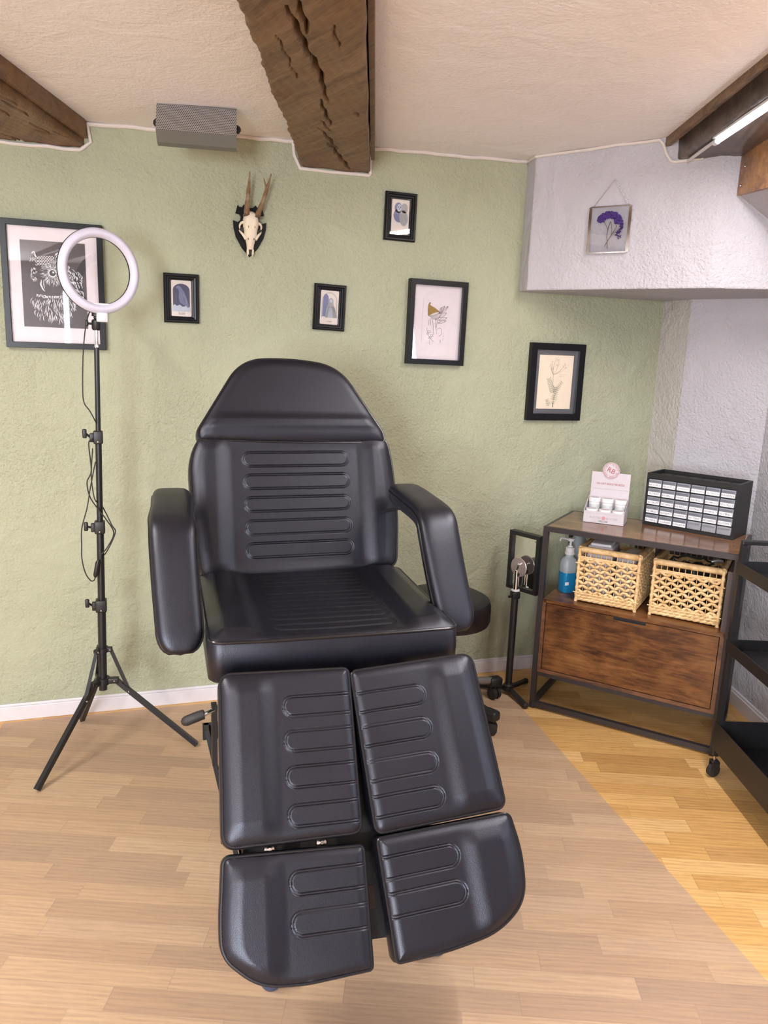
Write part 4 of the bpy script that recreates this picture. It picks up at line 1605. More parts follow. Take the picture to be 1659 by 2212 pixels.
# skull: stations down its length (z, half width, height front, centre y)
st = [(.072, .008, .012, -.020), (.066, .018, .022, -.026), (.054, .026, .030, -.032), (.040, .029, .032, -.034), (.028, .030, .030, -.034), (.016, .029, .028, -.033), (.006, .026, .026, -.031), (-.004, .0245, .024, -.030),
      (-.014, .025, .022, -.029), (-.024, .022, .020, -.027), (-.036, .0175, .0175, -.025), (-.048, .0145, .015, -.023), (-.060, .0130, .012, -.021), (-.070, .0120, .010, -.019), (-.078, .0125, .008, -.018), (-.084, .010, .005, -.017)]
K = 30
vs = []
for z, hw, hh, cy in st:
    for k in range(K):
        a = 2 * math.pi * k / K
        x, y = math.cos(a), math.sin(a)
        q = (abs(x) ** 2.5 + abs(y) ** 2.5) ** (-1 / 2.5)
        yy = cy - hh * y * q * (1 if y > 0 else .6)
        if y > 0 and z < -.028:      # nasal ridge
            yy += -.002 * math.exp(-(x / .25) ** 2)
        if y > 0 and .0 < z < .05:
            yy += .003 * math.exp(-(x / .3) ** 2)
        vs.append((hw * x * q, yy, z))
fs = []
for i in range(len(st) - 1):
    for k in range(K):
        l = (k + 1) % K
        fs.append((i * K + k, i * K + l, (i + 1) * K + l, (i + 1) * K + k))
fs += [tuple(range(K)), tuple((len(st) - 1) * K + k for k in range(K))]
mb = MB().add(vs, fs)
for s_ in (-1, 1):
    # brow and cheek spurs framing the eye sockets, nose splints
    mb.tube(spline([(s_ * .024, -.044, .030), (s_ * .036, -.038, .026), (s_ * .041, -.030, .016), (s_ * .038, -.022, .006)], 6), [.006 - .0035 * i / 18 for i in range(19)], 8)
    mb.tube(spline([(s_ * .018, -.036, -.030), (s_ * .028, -.034, -.016), (s_ * .038, -.028, -.004), (s_ * .041, -.022, .002)], 6), [.0065 - .004 * i / 18 for i in range(19)], 8)
    mb.tube([(s_ * .010, -.026, -.066), (s_ * .0105, -.022, -.080), (s_ * .009, -.018, -.090)], [.0042, .0034, .0015], 8)
obj('skull', mb, 'bone', tr, smooth=50)
for s_ in (-1, 1):
    obj('eye_socket', MB().ball((s_ * .030, -.026, .004), .010, 14, (1.0, .9, 1.25)), 'rubber', tr)
    obj('bone_slit', MB().ball((s_ * .011, -.046, -.030), .0020, 8, (.7, .6, 2.2)), 'rubber', tr)
    obj('bone_slit', MB().ball((s_ * .012, -.0615, .012), .0016, 8, (.6, .5, 3.0)), 'rubber', tr)
obj('nose_opening', MB().tube([(0, -.030, -.066), (0, -.024, -.086)], [.006, .0045], 10), 'rubber', tr)


def antler(s_, pts, r, tine=None):
    rg = random.Random(3 + s_)
    P_ = spline(pts, 10)
    n = len(P_)
    mb = MB()
    K = 12
    vs = []
    for i, p in enumerate(P_):
        t = i / (n - 1)
        rr = r * (1 - t) ** .6 + .0008
        for k in range(K):
            a = 2 * math.pi * k / K
            q = rr * (1 + .16 * math.sin(k * 2.1 + i * .35) + rg.uniform(-.08, .08) * (1 - t))
            vs.append((p.x + q * math.cos(a), p.y + q * math.sin(a), p.z))
    fs = []
    for i in range(n - 1):
        for k in range(K):
            l = (k + 1) % K
            fs.append((i * K + k, i * K + l, (i + 1) * K + l, (i + 1) * K + k))
    fs.append(tuple((n - 1) * K + k for k in range(K)))
    mb.add(vs, fs)
    if tine:
        T_ = spline(tine, 6)
        mb.tube(T_, [.0045 * (1 - i / len(T_)) + .0007 for i in range(len(T_))], 8)
    o = obj('antler', mb, 'antler', tr, smooth=50)
    b = P_[0]
    mb = MB()
    for k in range(22):
        a = k * 2 * math.pi / 22
        mb.ball((b.x + .0105 * math.cos(a), b.y + .0105 * math.sin(a), b.z + .002 + rg.uniform(-.002, .002)), rg.uniform(.003, .0045), 6)
    obj('burr', mb, 'burr', o, smooth=50)


antler(-1, [(-.0175, -.050, .052), (-.016, -.052, .090), (-.0125, -.056, .130), (-.010, -.064, .165), (-.009, -.072, .205)], .0095)
antler(1, [(.0215, -.050, .050), (.034, -.052, .085), (.050, -.058, .130), (.062, -.064, .170), (.071, -.070, .206)], .0095,
       [(.052, -.060, .136), (.053, -.062, .158), (.047, -.066, .176), (.043, -.068, .188)])

# ------------------------------------------------------------------ perforated lamp cover at the ceiling
Lc = Vector((.222, 2.800, 2.252))
lc = thing('perforated_lamp_cover', 'grey perforated metal lamp cover fixed to the ceiling left of the middle beam', 'light', tuple(Lc), (0, 0, math.radians(-8)))
wv = .128
A0, A1, A2, A3 = (.075, 0), (.068, -.012), (-.046, -.078), (-.048, -.108)
mb = MB()


def strip(mb, prof, th, x0=-wv, x1=wv):
    n = len(prof)
    vs = []
    for x in (x0, x1):
        for (y, z) in prof:
            vs.append((x, y, z))
        for (y, z) in prof[::-1]:
            vs.append((x, y + th, z + th))
    k = 2 * n
    fs = [(i, (i + 1) % k, (i + 1) % k + k, i + k) for i in range(k)] + [tuple(range(k)), tuple(range(2 * k - 1, k - 1, -1))]
    mb.add(vs, fs)


strip(mb, [(.005, .004), (-.040, -.088)], .0015)
o = obj('perforated_panel', mb, 'perf', lc, smooth=0)
mb = MB()
strip(mb, [(-.040, -.088), (-.005, -.118), (.030, -.122)], .0015)
obj('cover_lip', mb, 'greyp', lc, smooth=0)
mb = MB()
strip(mb, [(.010, .006), (.002, .001), (.006, -.003)], .001)
obj('mounting_edge', mb, 'grey', lc, smooth=0)
for s_ in (-1, 1):
    obj('end_knob', MB().tube([(s_ * (wv - .010), .020, -.055), (s_ * (wv + .006), .016, -.055), (s_ * (wv + .012), .014, -.055)], [.014, .013, .006], 12), 'plastic', lc)

# ------------------------------------------------------------------ clear mat
mp = [(-.53, 3.105), (1.588, 3.085), (1.455, 1.24), (1.38, .2), (-1.0, .2), (-.56, 2.5)]
fm = thing('chair_mat', 'thin clear vinyl floor mat lying on the oak floor under the treatment chair', 'floor mat', (.4, 1.8, .0))
obj('sheet', MB().prism([(x, y) for x, y in mp], .0002, .0010), 'film', fm, world=True, smooth=0)

# ------------------------------------------------------------------ cabinet
CA = -0.8346
CO = Vector((1.597, 2.743, 0))
CW, CD, CH = .753, .405, .809
Mcab = Matrix.Translation(CO) @ Matrix.Rotation(CA, 4, 'Z')


def cw_(u, v, z=0):
    return tuple(Mcab @ Vector((u, v, z)))


cb = thing('cabinet', 'rustic brown wood cabinet with a black steel frame and one large drawer, in the corner', 'cabinet', tuple(CO), (0, 0, CA))
p = .021
mb = MB()
for u in (0, CW - p):
    for v in (0, CD - p):
        mb.box((u, v, 0), (u + p, v + p, CH))
for z in (.010, CH - p):
    for v in (0, CD - p):
        mb.box((p, v, z), (CW - p, v + p, z + p))
    for u in (0, CW - p):
        mb.box((u, p, z), (u + p, CD - p, z + p))
obj('frame', mb, 'steel_brown', cb, smooth=0)
obj('top_board', MB().box((p * .7, p * .7, CH - .017), (CW - p * .7, CD - p * .7, CH + .0005)), 'cabtop', cb, smooth=0)
x0, x1, z0, z1 = p + .001, CW - p - .001, .172, .498
t = .015
mb = MB().box((x0, .001, z0), (x0 + t, CD - .02, z1)).box((x1 - t, .001, z0), (x1, CD - .02, z1))
mb.box((x0 + t, .001, z0), (x1 - t, CD - .02, z0 + t)).box((x0 + t, CD - .03, z0), (x1 - t, CD - .02, z1))
obj('body', mb, 'cabdark', cb, smooth=0)
obj('shelf', MB().box((x0, .001, z1 - t + .001), (x1, CD - .02, z1 + .001)), 'cab', cb, smooth=0)
obj('rail', MB().box((x0, .002, z0 - .018), (x1, .020, z0 - .0005)), 'steel_brown', cb, smooth=0)
a0, a1 = x0 + t + .003, x1 - t - .003
c0, c1 = z0 + t + .003, z1 - t - .002
hs0, hs1 = .318, .444
mb = MB().box((a0, .003, c0), (a1, .018, c1 - .013)).box((a0, .003, c1 - .013), (hs0, .018, c1)).box((hs1, .003, c1 - .013), (a1, .018, c1))
dr = obj('drawer', mb, 'cab', cb, smooth=0)
obj('handle', MB().box((hs0, .005, c1 - .014), (hs1, .017, c1 - .011)).box((hs0, .010, c1 - .013), (hs1, .012, c1)), 'plastic', dr, smooth=0)
obj('side_panel', MB().box((.712, .024, z1 + .001), (.731, CD - .03, .735)), 'cabpost', cb, smooth=0)
obj('back_panel', MB().box((.30, CD - .032, z1 + .001), (.735, CD - .023, .735)), 'cabpost', cb, smooth=0)

# ------------------------------------------------------------------ display box of tattoo butter
dp = thing('display_box', 'white cardboard counter display with a round red badge on the cabinet top', 'display box', cw_(.108, .194, CH + .0015), (0, 0, CA + math.radians(5)))
DW, DD, LIP, SH, BH = .168, .105, .050, .100, .205
th = .0015
mb = MB()
mb.box((0, 0, 0), (DW, th, LIP)).box((0, 0, 0), (DW, DD, th))
mb.box((0, DD - .004, 0), (DW, DD, SH))
for x in (0, DW - th):
    vs = []
    for xx in (x, x + th):
        vs += [(xx, 0, 0), (xx, DD, 0), (xx, DD, SH), (xx, DD - .018, SH), (xx, .006, LIP + .006), (xx, 0, LIP)]
    mb.add(vs, [(0, 1, 2, 3, 4, 5), (11, 10, 9, 8, 7, 6)] + [(i, (i + 1) % 6, (i + 1) % 6 + 6, i + 6) for i in range(6)])
mb.box((.002, .050, .0), (DW - .002, DD - .004, .042))
obj('tray', mb, 'box', dp, smooth=0)
mb = MB().box((.003, DD, 0), (DW - .003, DD + .0015, BH))
bd = obj('back_card', mb, 'box', dp, smooth=0)
obj('fold_line', MB().box((.003, DD - .0006, SH + .032), (DW - .003, DD - .0002, SH + .0326)), 'tgrey', bd, smooth=0)
obj('slogan', text_mb("YOU CAN'T KNOCK THE HUSTLE", .0125, T2(DW / 2, DD - .001, .155), width=.118), 'red', bd, smooth=0)
bc = Vector((DW * .49, DD - .002, .214))


def disc(c, r, y0, y1, n=40, r_in=0):
    mb = MB()
    vs = [(c.x + r * math.cos(2 * math.pi * k / n), yy, c.z + r * math.sin(2 * math.pi * k / n)) for yy in (y0, y1) for k in range(n)]
    if r_in:
        vs += [(c.x + r_in * math.cos(2 * math.pi * k / n), yy, c.z + r_in * math.sin(2 * math.pi * k / n)) for yy in (y0, y1) for k in range(n)]
        fs = []
        for k in range(n):
            l = (k + 1) % n
            fs += [(k, l, 2 * n + l, 2 * n + k), (n + k, 3 * n + k, 3 * n + l, n + l), (k, n + k, n + l, l), (2 * n + k, 2 * n + l, 3 * n + l, 3 * n + k)]
        return mb.add(vs, fs)
    return mb.add(vs, [tuple(range(n)), tuple(range(2 * n - 1, n - 1, -1))] + [(k, (k + 1) % n, n + (k + 1) % n, n + k) for k in range(n)])


bg = obj('round_badge', disc(bc, .036, bc.y - .001, bc.y + .001), 'box', dp, smooth=0)
obj('badge_ring', disc(bc, .0335, bc.y - .0014, bc.y - .001, 40, .0318), 'red', bg, smooth=0)
mb = MB()
txt = 'RICHIE BULLDOG CERTIFIED'
for i, chh in enumerate(txt + ' * '):
    if chh == ' ':
        continue
    a = math.radians(82) - 2 * math.pi * (i + .5) / (len(txt) + 3)
    m4 = Matrix.Translation((bc.x + .0262 * math.cos(a), bc.y - .0016, bc.z + .0262 * math.sin(a))) @ Matrix.Rotation(-(a - math.pi / 2), 4, 'Y') @ Matrix.Rotation(math.radians(90), 4, 'X')
    t_ = text_mb(chh, .0098, m4)
    mb.add(t_.v, t_.f)
m4 = Matrix.Translation((bc.x, bc.y - .0016, bc.z)) @ Matrix.Rotation(math.radians(22), 4, 'Y') @ Matrix.Rotation(math.radians(90), 4, 'X')
t_ = text_mb('RB', .030, m4, width=.032)
mb.add(t_.v, t_.f)
obj('badge_lettering', mb, 'red', bg, smooth=0)
obj('red_emblem', disc(Vector((DW / 2, 0, .024)), .0078, -.0008, -.0002, 20), 'pink', dp, smooth=0)
mb = text_mb('BUTTER', .0115, T2(DW / 2 - .034, -.0006, .023), width=.046)
t_ = text_mb('BUTTER', .0115, T2(DW / 2 + .034, -.0006, .023), width=.046)
mb.add(t_.v, t_.f)
mb.box((.004, -.0005, .0415), (DW - .004, -.0002, .042))
t_ = text_mb('DELUXE', .0105, T2(DW / 2, -.0006, .0095), width=.036)
obj('product_lettering', mb, 'tgrey', dp, smooth=0)
obj('grade_lettering', t_, 'text', dp, smooth=0)
Md = Matrix.Translation(Vector(cw_(.108, .194, CH + .0015))) @ Matrix.Rotation(CA + math.radians(5), 4, 'Z')
JL = {('b', 0): 'left white jar of the raised back row in the display box', ('b', 1): 'middle white jar of the raised back row in the display box', ('b', 2): 'right white jar of the raised back row in the display box',
      ('f', 0): 'left white jar in the low front row of the display box', ('f', 1): 'middle white jar in the low front row of the display box', ('f', 2): 'right white jar in the low front row of the display box'}


def jar(label, u, v, z):
    j = thing('jar', label, 'jar', tuple(Md @ Vector((u, v, z))), (0, 0, CA), 'white jars in the display box')
    obj('jar_body', MB().lathe([(.0215, 0), (.0235, .003), (.0235, .034), (.021, .037)], n=28), 'jar', j)
    obj('lid', MB().lathe([(.0235, .036), (.0252, .038), (.0252, .053), (.0240, .0555), (.021, .0555), (.0205, .0545)], n=32), 'jar', j)
    obj('lid_print', MB().lathe([(.0195, .0548), (.0195, .0556), (.012, .0557)], n=28), 'jarin', j)
    obj('paper_band', MB().lathe([(.0237, .008), (.0238, .009), (.0238, .027), (.0237, .028)], n=28), 'jarlabel', j)
    return j


for k in range(3):
    u = .029 + k * .055
    jar(JL[('b', k)], u, .075, .0425)
    jar(JL[('f', k)], u, .026, .002)

# ------------------------------------------------------------------ small parts organiser
OA = CA - math.radians(11.6)
Og = Vector(cw_(.329, .319, CH + .0015))
og = thing('drawer_organizer', 'black small parts organizer with thirty clear labelled drawers on the cabinet top', 'organizer', tuple(Og), (0, 0, OA))
OW, OD, OH = .374, .165, .222
th = .009
mb = MB()
mb.box((0, 0, 0), (th, OD, OH)).box((OW - th, 0, 0), (OW, OD, OH)).box((th, 0, 0), (OW - th, OD, th + .004)).box((th, 0, OH - .022), (OW - th, OD, OH - .014))
mb.box((th, 0, OH - .014), (OW - th, .004, OH)).box((th, OD - .004, OH - .014), (OW - th, OD, OH)).box((th, OD - .004, th), (OW - th, OD, OH - .014))
fx, fz = (OW - 2 * th) / 6, (OH - .022 - th - .004) / 5
for i in range(1, 6):
    mb.box((th + i * fx - .0015, .002, th), (th + i * fx + .0015, OD, OH - .02))
    mb.box((th + i * fx - .001, .004, OH - .014), (th + i * fx + .001, OD, OH - .012))
for j in range(1, 5):
    mb.box((th, .002, th + .004 + j * fz - .0012), (OW - th, OD, th + .004 + j * fz + .0012))
obj('case', mb, 'plastic', og, smooth=0)
LT = [['INK CUPS K.', 'INK CUPS G.', 'MUNDSCHUTZ', 'MED. PFLASTER', 'MED. PFLASTER', 'RASIERER'],
      ['35/1RMT', '30/3RLLT', '30/5RLLT', '30/7RLLT', '30/9RLLT', '30/11RLLT'],
      ['35/15RLMT', '30/3RSLT', '30/5RSLT', '30/7RSLT', '30/9RSLT', '30/13RSLT'],
      ['35/18RSLT', '30/7SEMLT', '30/9SEMLT', '30/11SEMLT', '30/13SEMLT', '30/15SEMLT'],
      ['35/19SEMLT', 'S-LINER', 'S-MAGNUM', '', '', '']]
for r in range(5):
    for c in range(6):
        xa = th + c * fx + .0025
        za = th + .004 + (4 - r) * fz + .002
        w_, h_ = fx - .005, fz - .0042
        txt = LT[r][c]
        mb = MB()
        mb.rbox((xa, -.004, za), (xa + w_, .030, za + h_ * .97), .0015, seg=2)
        mb.box((xa + .003, -.009, za + h_ * .80), (xa + w_ - .003, -.003, za + h_ * .86))
        dd = obj('drawer', mb, 'drawerp' if txt else 'drawer_e', og, smooth=30)
        if txt:
            obj('label', MB().box((xa + .001, -.0048, za + .001), (xa + w_ - .001, -.0042, za + h_ * .50)), 'label', dd, smooth=0)
            small = r == 0 and 2 <= c <= 4
            sz = .0068 if small else .0105
            tw = min(w_ - .004, len(txt) * sz * (.60 if not small else .62))
            obj('label_text', text_mb(txt, sz, T2(xa + w_ / 2, -.0052, za + h_ * .26), width=tw), 'text', dd, smooth=0)

# ------------------------------------------------------------------ wicker baskets


def basket(name, label, u, v, w, d, h, seed):
    b = thing(name, label, 'basket', cw_(u, v, z1 + .002), (0, 0, CA), 'wicker baskets on the cabinet shelf')
    rg = random.Random(seed)

    def woven(o, dx, L, out):
        """o start corner, dx unit run, out unit outward normal"""
        o, dx, out = Vector(o), Vector(dx), Vector(out)
        mb = MB()
        nper = int(round(L / .0215))
        pz = L / nper
        zt_, zb_ = h - .058, .046
        rows = 7
        for r in range(rows + 1):
            zc = zb_ + (zt_ - zb_) * r / rows
            pts, rs = [], []
            n = nper * 8
            for i in range(n + 1):
                x = L * i / n
                f = math.cos(math.pi * x / pz + (math.pi if r % 2 else 0))
                pts.append(o + dx * x + Vector((0, 0, zc + .0052 * f + rg.uniform(-.0005, .0005))) + out * (.0015 * math.sin(math.pi * x / pz * 2)))
                rs.append(.0040 + .0026 * abs(math.sin(math.pi * x / pz)) + rg.uniform(-.0003, .0003))
            mb.tube(pts, rs, 6)
        for i in range(1, nper):
            x = L * i / nper
            mb.tube([o + dx * x + Vector((0, 0, .02)), o + dx * x + Vector((0, 0, h - .012))], .0013 if i % 2 else .0016, 5)
        # twisted braids at the bottom and above the weave
        for zc, rr in ((.012, .0085), (.024, .0080), (.036, .0075), (h - .050, .0065)):
            for s_ in (0, math.pi):
                pts = []
                n = nper * 5
                for i in range(n + 1):
                    x = L * i / n
                    a = x / .046 * 2 * math.pi + s_ + zc * 90
                    pts.append(o + dx * x + Vector((0, 0, zc + rr * .42 * math.sin(a))) + out * (rr * .42 * math.cos(a)))
                mb.tube(pts, rr * .62, 6)
        mb.tube([o + dx * .002 + Vector((0, 0, h - .043)), o + dx * (L - .002) + Vector((0, 0, h - .043))], .0026, 6)
        obj('woven_side', mb, 'wicker', b, smooth=60)

    woven((.006, .004, 0), (1, 0, 0), w - .012, (0, -1, 0))
    woven((.006, d - .004, 0), (1, 0, 0), w - .012, (0, 1, 0))
    woven((w - .004, .006, 0), (0, 1, 0), d - .012, (1, 0, 0))
    woven((.004, .006, 0), (0, 1, 0), d - .012, (-1, 0, 0))
    mb = MB()
    for a, c in (((.008, .006), (w - .008, .006)), ((w - .006, .008), (w - .006, d - .008)), ((w - .008, d - .006), (.008, d - .006)), ((.006, d - .008), (.006, .008))):
        A_, B_ = Vector((a[0], a[1], h - .012)), Vector((c[0], c[1], h - .012))
        n = int((B_ - A_).length / .0019)
        mb.tube([A_.lerp(B_, i / n) for i in range(n + 1)], [.0125 + (.0010 if i % 2 else -.0004) for i in range(n + 1)], 10)
    obj('rim', mb, 'wicker', b, smooth=80)
    for x, y in ((.003, .002), (w - .003, .002), (w - .003, d - .002), (.003, d - .002)):
        n = 40
        obj('corner_post', MB().tube([(x, y, .0 + (h - .006) * i / n) for i in range(n + 1)], [.0062 + .0012 * math.sin(i * 1.3 + seed) for i in range(n + 1)], 9)
            .tube([(x - .012, y - .006, h - .070), (x + .012, y - .006, h - .072)], .0022, 6).tube([(x - .012, y - .006, .040), (x + .012, y - .006, .038)], .0022, 6), 'wicker', b)
    obj('base', MB().box((.006, .006, .004), (w - .006, d - .006, .012)), 'wicker', b, smooth=0)
    return b


basket('wicker_basket', 'left wicker basket on the cabinet shelf, beside the blue bottle, holding white packs', .142, .052, .247, .29, .236, 1)
basket('wicker_basket', 'right wicker basket on the cabinet shelf, holding black cables', .440, .062, .258, .29, .232, 2)
# contents
k = 0
for (u, v, du, dv, hh, ro, lb) in ((.165, .09, .105, .15, .222, 3, 'white carton standing at the left inside the left wicker basket'),
                                   (.285, .10, .075, .16, .190, -4, 'lower white carton at the right inside the left wicker basket')):
    c = thing('carton', lb, 'carton', cw_(u, v, z1 + .016), (0, 0, CA + math.radians(ro)), 'white cartons in the left basket')
    obj('carton_body', MB().rbox((0, 0, 0), (du, dv, hh), .008), 'box', c)
    obj('carton_lid', MB().rbox((.010, .010, hh - .002), (du - .010, dv - .01, hh + .010), .004), 'wplastic', c)
c = thing('coiled_cable', 'black cables coiled on top of the right wicker basket', 'cable', cw_(.565, .16, z1 + .016))
rg = random.Random(12)
mb = MB()
for i in range(9):
    R_, z_ = rg.uniform(.045, .08), .03 + i * .022
    pts = [(R_ * math.cos(a) * 1.1 + rg.uniform(-.004, .004), R_ * math.sin(a) + rg.uniform(-.004, .004), z_ + rg.uniform(-.006, .006)) for a in [q * 2 * math.pi / 22 for q in range(22)]]
    mb.tube(pts, .0042, 7, closed=True)
cc = obj('cable_loops', mb, 'rubber', c)
obj('power_brick', MB().rbox((-.05, -.075, .01), (.03, -.02, .20), .006), 'plastic', c)
obj('plug', MB().tube([(.05, -.05, .215), (.068, -.058, .222), (.09, -.068, .220)], [.006, .009, .004], 10), 'grey', c)

# ------------------------------------------------------------------ hand sanitizer and jug
bt_ = thing('pump_bottle', 'clear pump bottle half full of blue liquid on the cabinet shelf', 'bottle', cw_(.073, .165, z1 + .002), (0, 0, CA + math.radians(52)))


def sq_lathe(prof, hx, hy, n=32, ex=4.0):
    vs = []
    for s_, z in prof:
        for k in range(n):
            a = 2 * math.pi * (k + .5) / n
            ca, sa = math.cos(a), math.sin(a)
            e_ = ex if s_ > .7 else 2.0
            q = (abs(ca) ** e_ + abs(sa) ** e_) ** (-1 / e_)
            vs.append((s_ * hx * ca * q, s_ * hy * sa * q, z))
    fs = []
    for i in range(len(prof) - 1):
        for k in range(n):
            l = (k + 1) % n
            fs.append((i * n + k, i * n + l, (i + 1) * n + l, (i + 1) * n + k))
    fs += [tuple(range(n)), tuple((len(prof) - 1) * n + k for k in range(n))]
    return MB().add(vs, fs)


obj('liquid', sq_lathe([(.92, 0.0), (1.0, .005), (1.0, .088), (.995, .0885)], .034, .030), 'bluel', bt_)
obj('bottle_body', sq_lathe([(1.0, .0885), (1.0, .118), (.95, .132), (.80, .146), (.58, .155), (.54, .158), (.54, .170)], .034, .030), 'milky', bt_)
obj('collar', MB().lathe([(.021, .166), (.022, .168), (.022, .176), (.0195, .178), (.0195, .196), (.012, .199), (.010, .205)], n=24), 'wplastic', bt_)
obj('pump_head', MB().lathe([(.0045, .200), (.0045, .222), (.011, .223), (.0135, .226), (.0135, .235), (.011, .237)], n=20)
    .tube([(-.010, 0, .231), (-.045, 0, .240), (-.052, 0, .238), (-.057, 0, .228)], [.0045, .0035, .0033, .003], 8), 'wplastic', bt_)
obj('sticker', MB().box((-.0335, -.0312, .036), (-.015, -.0304, .050)), 'label', bt_, smooth=0)
jg = thing('jug', 'translucent white plastic jug behind the blue pump bottle on the shelf', 'jug', cw_(.070, .300, z1 + .002), (0, 0, CA))
obj('jug_body', sq_lathe([(.92, 0), (1, .006), (1, .15), (.92, .185), (.6, .215), (.42, .225), (.40, .240)], .042, .048), 'milky', jg)
obj('cap', MB().lathe([(.020, .238), (.021, .240), (.021, .262), (.019, .264)], n=20), 'wplastic', jg)

# ------------------------------------------------------------------ stool behind the chair
sx, sy_ = 1.205, 2.815
so = thing('stool', 'black round swivel stool half hidden behind the right armrest', 'stool', (sx, sy_, 0))
obj('seat', MB().lathe([(.160, .398), (.186, .404), (.192, .420), (.192, .478), (.184, .500), (.158, .514), (.08, .520), (.01, .520)], n=48), 'leather', so)
obj('gas_column', MB().lathe([(.026, .12), (.026, .30), (.014, .302), (.014, .385), (.06, .388), (.06, .396)], n=20), 'steel', so)
obj('hub', MB().lathe([(.035, .085), (.038, .09), (.038, .135), (.030, .14)], n=24), 'plastic', so)
for k in range(5):
    a = math.radians(8 - 72 * k)
    ca, sa = math.cos(a), math.sin(a)
    X, Y = Vector((ca, sa, 0)), Vector((-sa, ca, 0))
    e_ = Vector((sx, sy_, 0)) + X * .280
    g1 = obj('leg', MB().tube([Vector((sx, sy_, .112)) + X * .03, Vector((sx, sy_, .100)) + X * .20, Vector((sx, sy_, .088)) + X * .262], [.017, .0165, .016], 14), 'grey' if k == 0 else 'plastic', so, world=True)
    obj('leg_end', MB().rbox((-.035, -.023, .062), (.030, .023, .104), .012, Matrix.Translation(e_) @ Matrix.Rotation(a, 4, 'Z')), 'plastic', so, world=True)
    q = a + math.radians(100 if k == 0 else 35)
    Mw = Matrix.Translation(Vector((e_.x, e_.y, .0275))) @ Matrix.Rotation(q, 4, 'Z') @ Matrix.Rotation(math.radians(90), 4, 'X')
    cs = obj('caster', MB().lathe([(.020, -.022), (.026, -.019), (.026, -.005), (.018, -.004), (.018, .004), (.026, .005), (.026, .019), (.020, .022)], n=24, mat=Mw), 'rubber', so, world=True)
    obj('caster_hood', MB().tube([(e_.x, e_.y, .045), (e_.x, e_.y, .064)], .011, 10), 'plastic', cs, world=True)

# ------------------------------------------------------------------ panel stand beside the cabinet
ps = thing('panel_stand', 'black tripod stand with a framed mirror plate, between stool and cabinet', 'stand', (1.566, 2.885, 0))
px_, py_ = 1.566, 2.885
obj('pole', MB().tube([(px_, py_, .045), (px_, py_, .485)], .0155, 18), 'steel', ps, world=True)
obj('pole_collar', MB().lathe([(.0160, .486), (.019, .487), (.019, .492), (.016, .493)], (px_, py_, 0), 20), 'wplastic', ps, world=True)
obj('pole_clamp', MB().rbox((px_ - .018, py_ - .016, .452), (px_ + .018, py_ + .016, .482), .004).tube([(px_ - .018, py_, .462), (px_ - .032, py_ - .004, .462)], .006, 8), 'plastic', ps, world=True)
obj('upper_tube', MB().tube([(px_, py_, .485), (px_, py_, .580)], .0120, 18), 'chrome', ps, world=True)
obj('toggle', MB().tube([(px_ - .004, py_, .575), (px_ + .004, py_ - .006, .612)], .0065, 10).tube([(px_ - .010, py_ - .012, .612), (px_ + .020, py_ - .004, .602)], .006, 10), 'chrome', ps, world=True)
obj('hub', MB().lathe([(.022, .018), (.024, .022), (.024, .045), (.017, .050)], (px_, py_, 0), 20).lathe([(.0165, .050), (.0175, .051), (.0175, .054), (.0165, .055)], (px_, py_, 0), 20), 'plastic', ps, world=True)
for fx_, fy_ in ((1.574, 2.728), (1.70, 2.965), (1.455, 2.975)):
    a_ = Vector((px_, py_, .030))
    b_ = Vector((fx_, fy_, .014))
    lg = obj('leg', MB().tube([a_, b_], .009, 4, sq=(.018, .016)), 'steel', ps, world=True, smooth=0)
    obj('rubber_foot', MB().tube([a_.lerp(b_, .93), b_, b_ + (b_ - a_).normalized() * .004], [.0125, .0135, .008], 12), 'rubber', lg, world=True)
# tilted panel frame; local x right, z up, facing -y
A_ = Vector((1.566, 2.960, .745)); B_ = Vector((1.632, 2.812, .745))
pa = math.atan2(B_.y - A_.y, B_.x - A_.x)
Mp = Matrix.Translation(A_) @ Matrix.Rotation(pa, 4, 'Z')
PWd = (B_ - A_).length
mb = MB()
f = .017
hgt = .262
mb.box((0, -.012, -f), (PWd, .018, 0), Mp).box((0, -.012, -hgt), (PWd, .018, -hgt + f), Mp).box((0, -.012, -hgt + f), (f, .018, -f), Mp).box((PWd - f, -.012, -hgt + f), (PWd, .018, -f), Mp)
obj('panel_frame', mb, 'plastic', ps, world=True, smooth=0)
pt_ = obj('mirror_plate', MB().box((f, .000, -hgt + f), (PWd - f, .006, -f), Mp), 'mirror', ps, world=True, smooth=0)
for x, z in ((.030, -.030), (PWd - .030, -.030)):
    obj('screw', MB().ball((x, -.001, z), .0028, 8, (1, .5, 1), Mp), 'chrome', pt_, world=True)
cN = Vector((PWd * .46, -.028, -.150))
obj('round_disc', MB().lathe([(.040, -.002), (.043, 0), (.040, .002)], (0, 0, 0), 36, Mp @ Matrix.Translation(cN) @ Matrix.Rotation(math.radians(90), 4, 'X')), 'pinkdisc', ps, world=True, smooth=30)
obj('disc_arm', MB().tube([Vector((px_, py_, .545)), Mp @ (cN + Vector((0, -.004, -.03))), Mp @ (cN + Vector((.006, .03, -.03)))], .010, 10), 'plastic', ps, world=True)

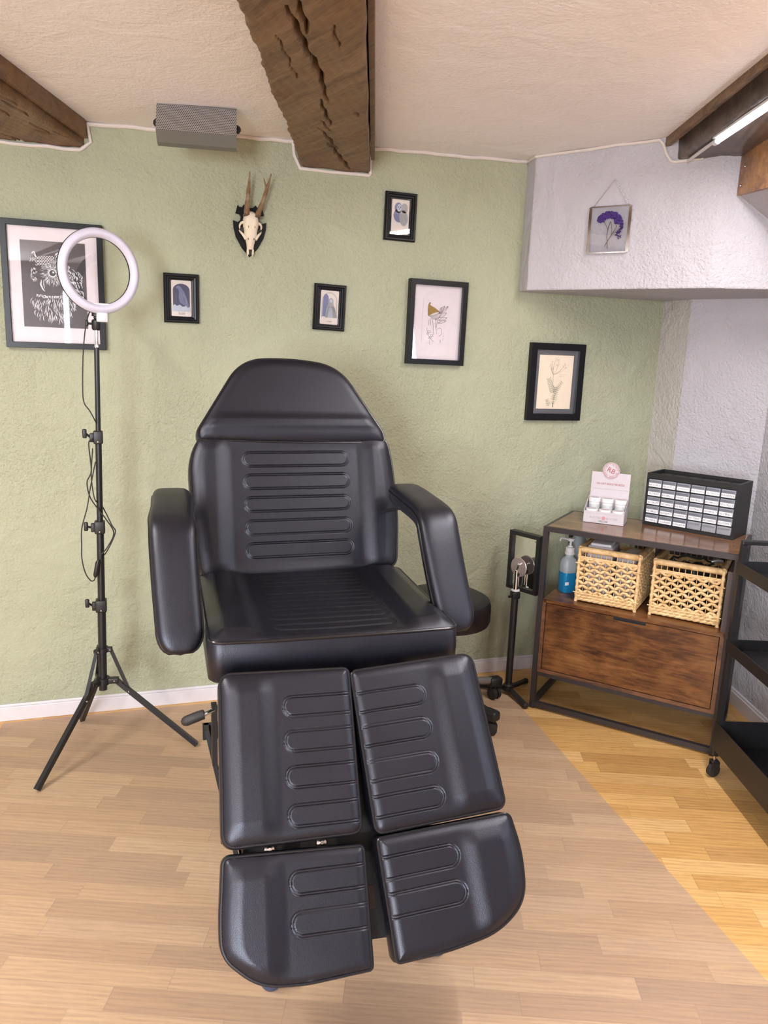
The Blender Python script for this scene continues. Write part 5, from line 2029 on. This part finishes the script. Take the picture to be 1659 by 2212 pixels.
# ------------------------------------------------------------------ trolley at the right
TA = math.atan2(-.297, .955)
tk = thing('trolley', 'black three tier metal trolley on casters at the right edge, beside the cabinet', 'trolley', (1.996, 2.072, 0), (0, 0, TA))
TW, TL_ = .325, .60
z_h = .884
for x in (0, TW):
    for y in (0, -TL_):
        obj('post', MB().box((x - .009, y - .009, .085), (x + .009, y + .009, z_h)), 'steel', tk, smooth=0)
obj('handle', MB().box((-.009, -.009, z_h), (TW + .009, .009, z_h + .016)), 'steel', tk, smooth=0, bevel=.003)
obj('handle', MB().box((-.009, -TL_ - .009, z_h), (TW + .009, -TL_ + .009, z_h + .016)), 'steel', tk, smooth=0, bevel=.003)
for zt_, hh in ((.822, .042), (.532, .042), (.216, .105)):
    mb = MB()
    q = .0015
    mb.box((-.011, -TL_ - .011, zt_ - hh), (-.009, .011, zt_)).box((TW + .009, -TL_ - .011, zt_ - hh), (TW + .011, .011, zt_))
    mb.box((-.009, .009, zt_ - hh), (TW + .009, .011, zt_)).box((-.009, -TL_ - .011, zt_ - hh), (TW + .009, -TL_ - .009, zt_))
    tr_ = obj('tray', mb, 'steel', tk, smooth=0)
    obj('tray_bottom', MB().box((-.009, -TL_ - .009, zt_ - hh), (TW + .009, .009, zt_ - hh + .0015)), 'tray' if zt_ == .532 else 'steel', tr_, smooth=0)
for x, y in ((0, 0), (TW, 0), (0, -TL_), (TW, -TL_)):
    cs = obj('caster', MB().lathe([(.020, -.009), (.0255, -.007), (.0255, .007), (.020, .009)], (x, y, 0), 24,
             Matrix.Translation((x, y, .0255)) @ Matrix.Rotation(math.radians(15), 4, 'Z') @ Matrix.Rotation(math.radians(90), 4, 'X') @ Matrix.Translation((-x, -y, 0))), 'rubber', tk)
    obj('caster_fork', MB().box((x - .012, y - .014, .030), (x + .016, y - .011, .062)).box((x - .012, y + .011, .030), (x + .016, y + .014, .062)).box((x - .012, y - .014, .060), (x + .016, y + .014, .064)), 'plastic', cs, smooth=0)
    obj('caster_stem', MB().tube([(x, y, .062), (x, y, .088)], .005, 8), 'chrome', cs)
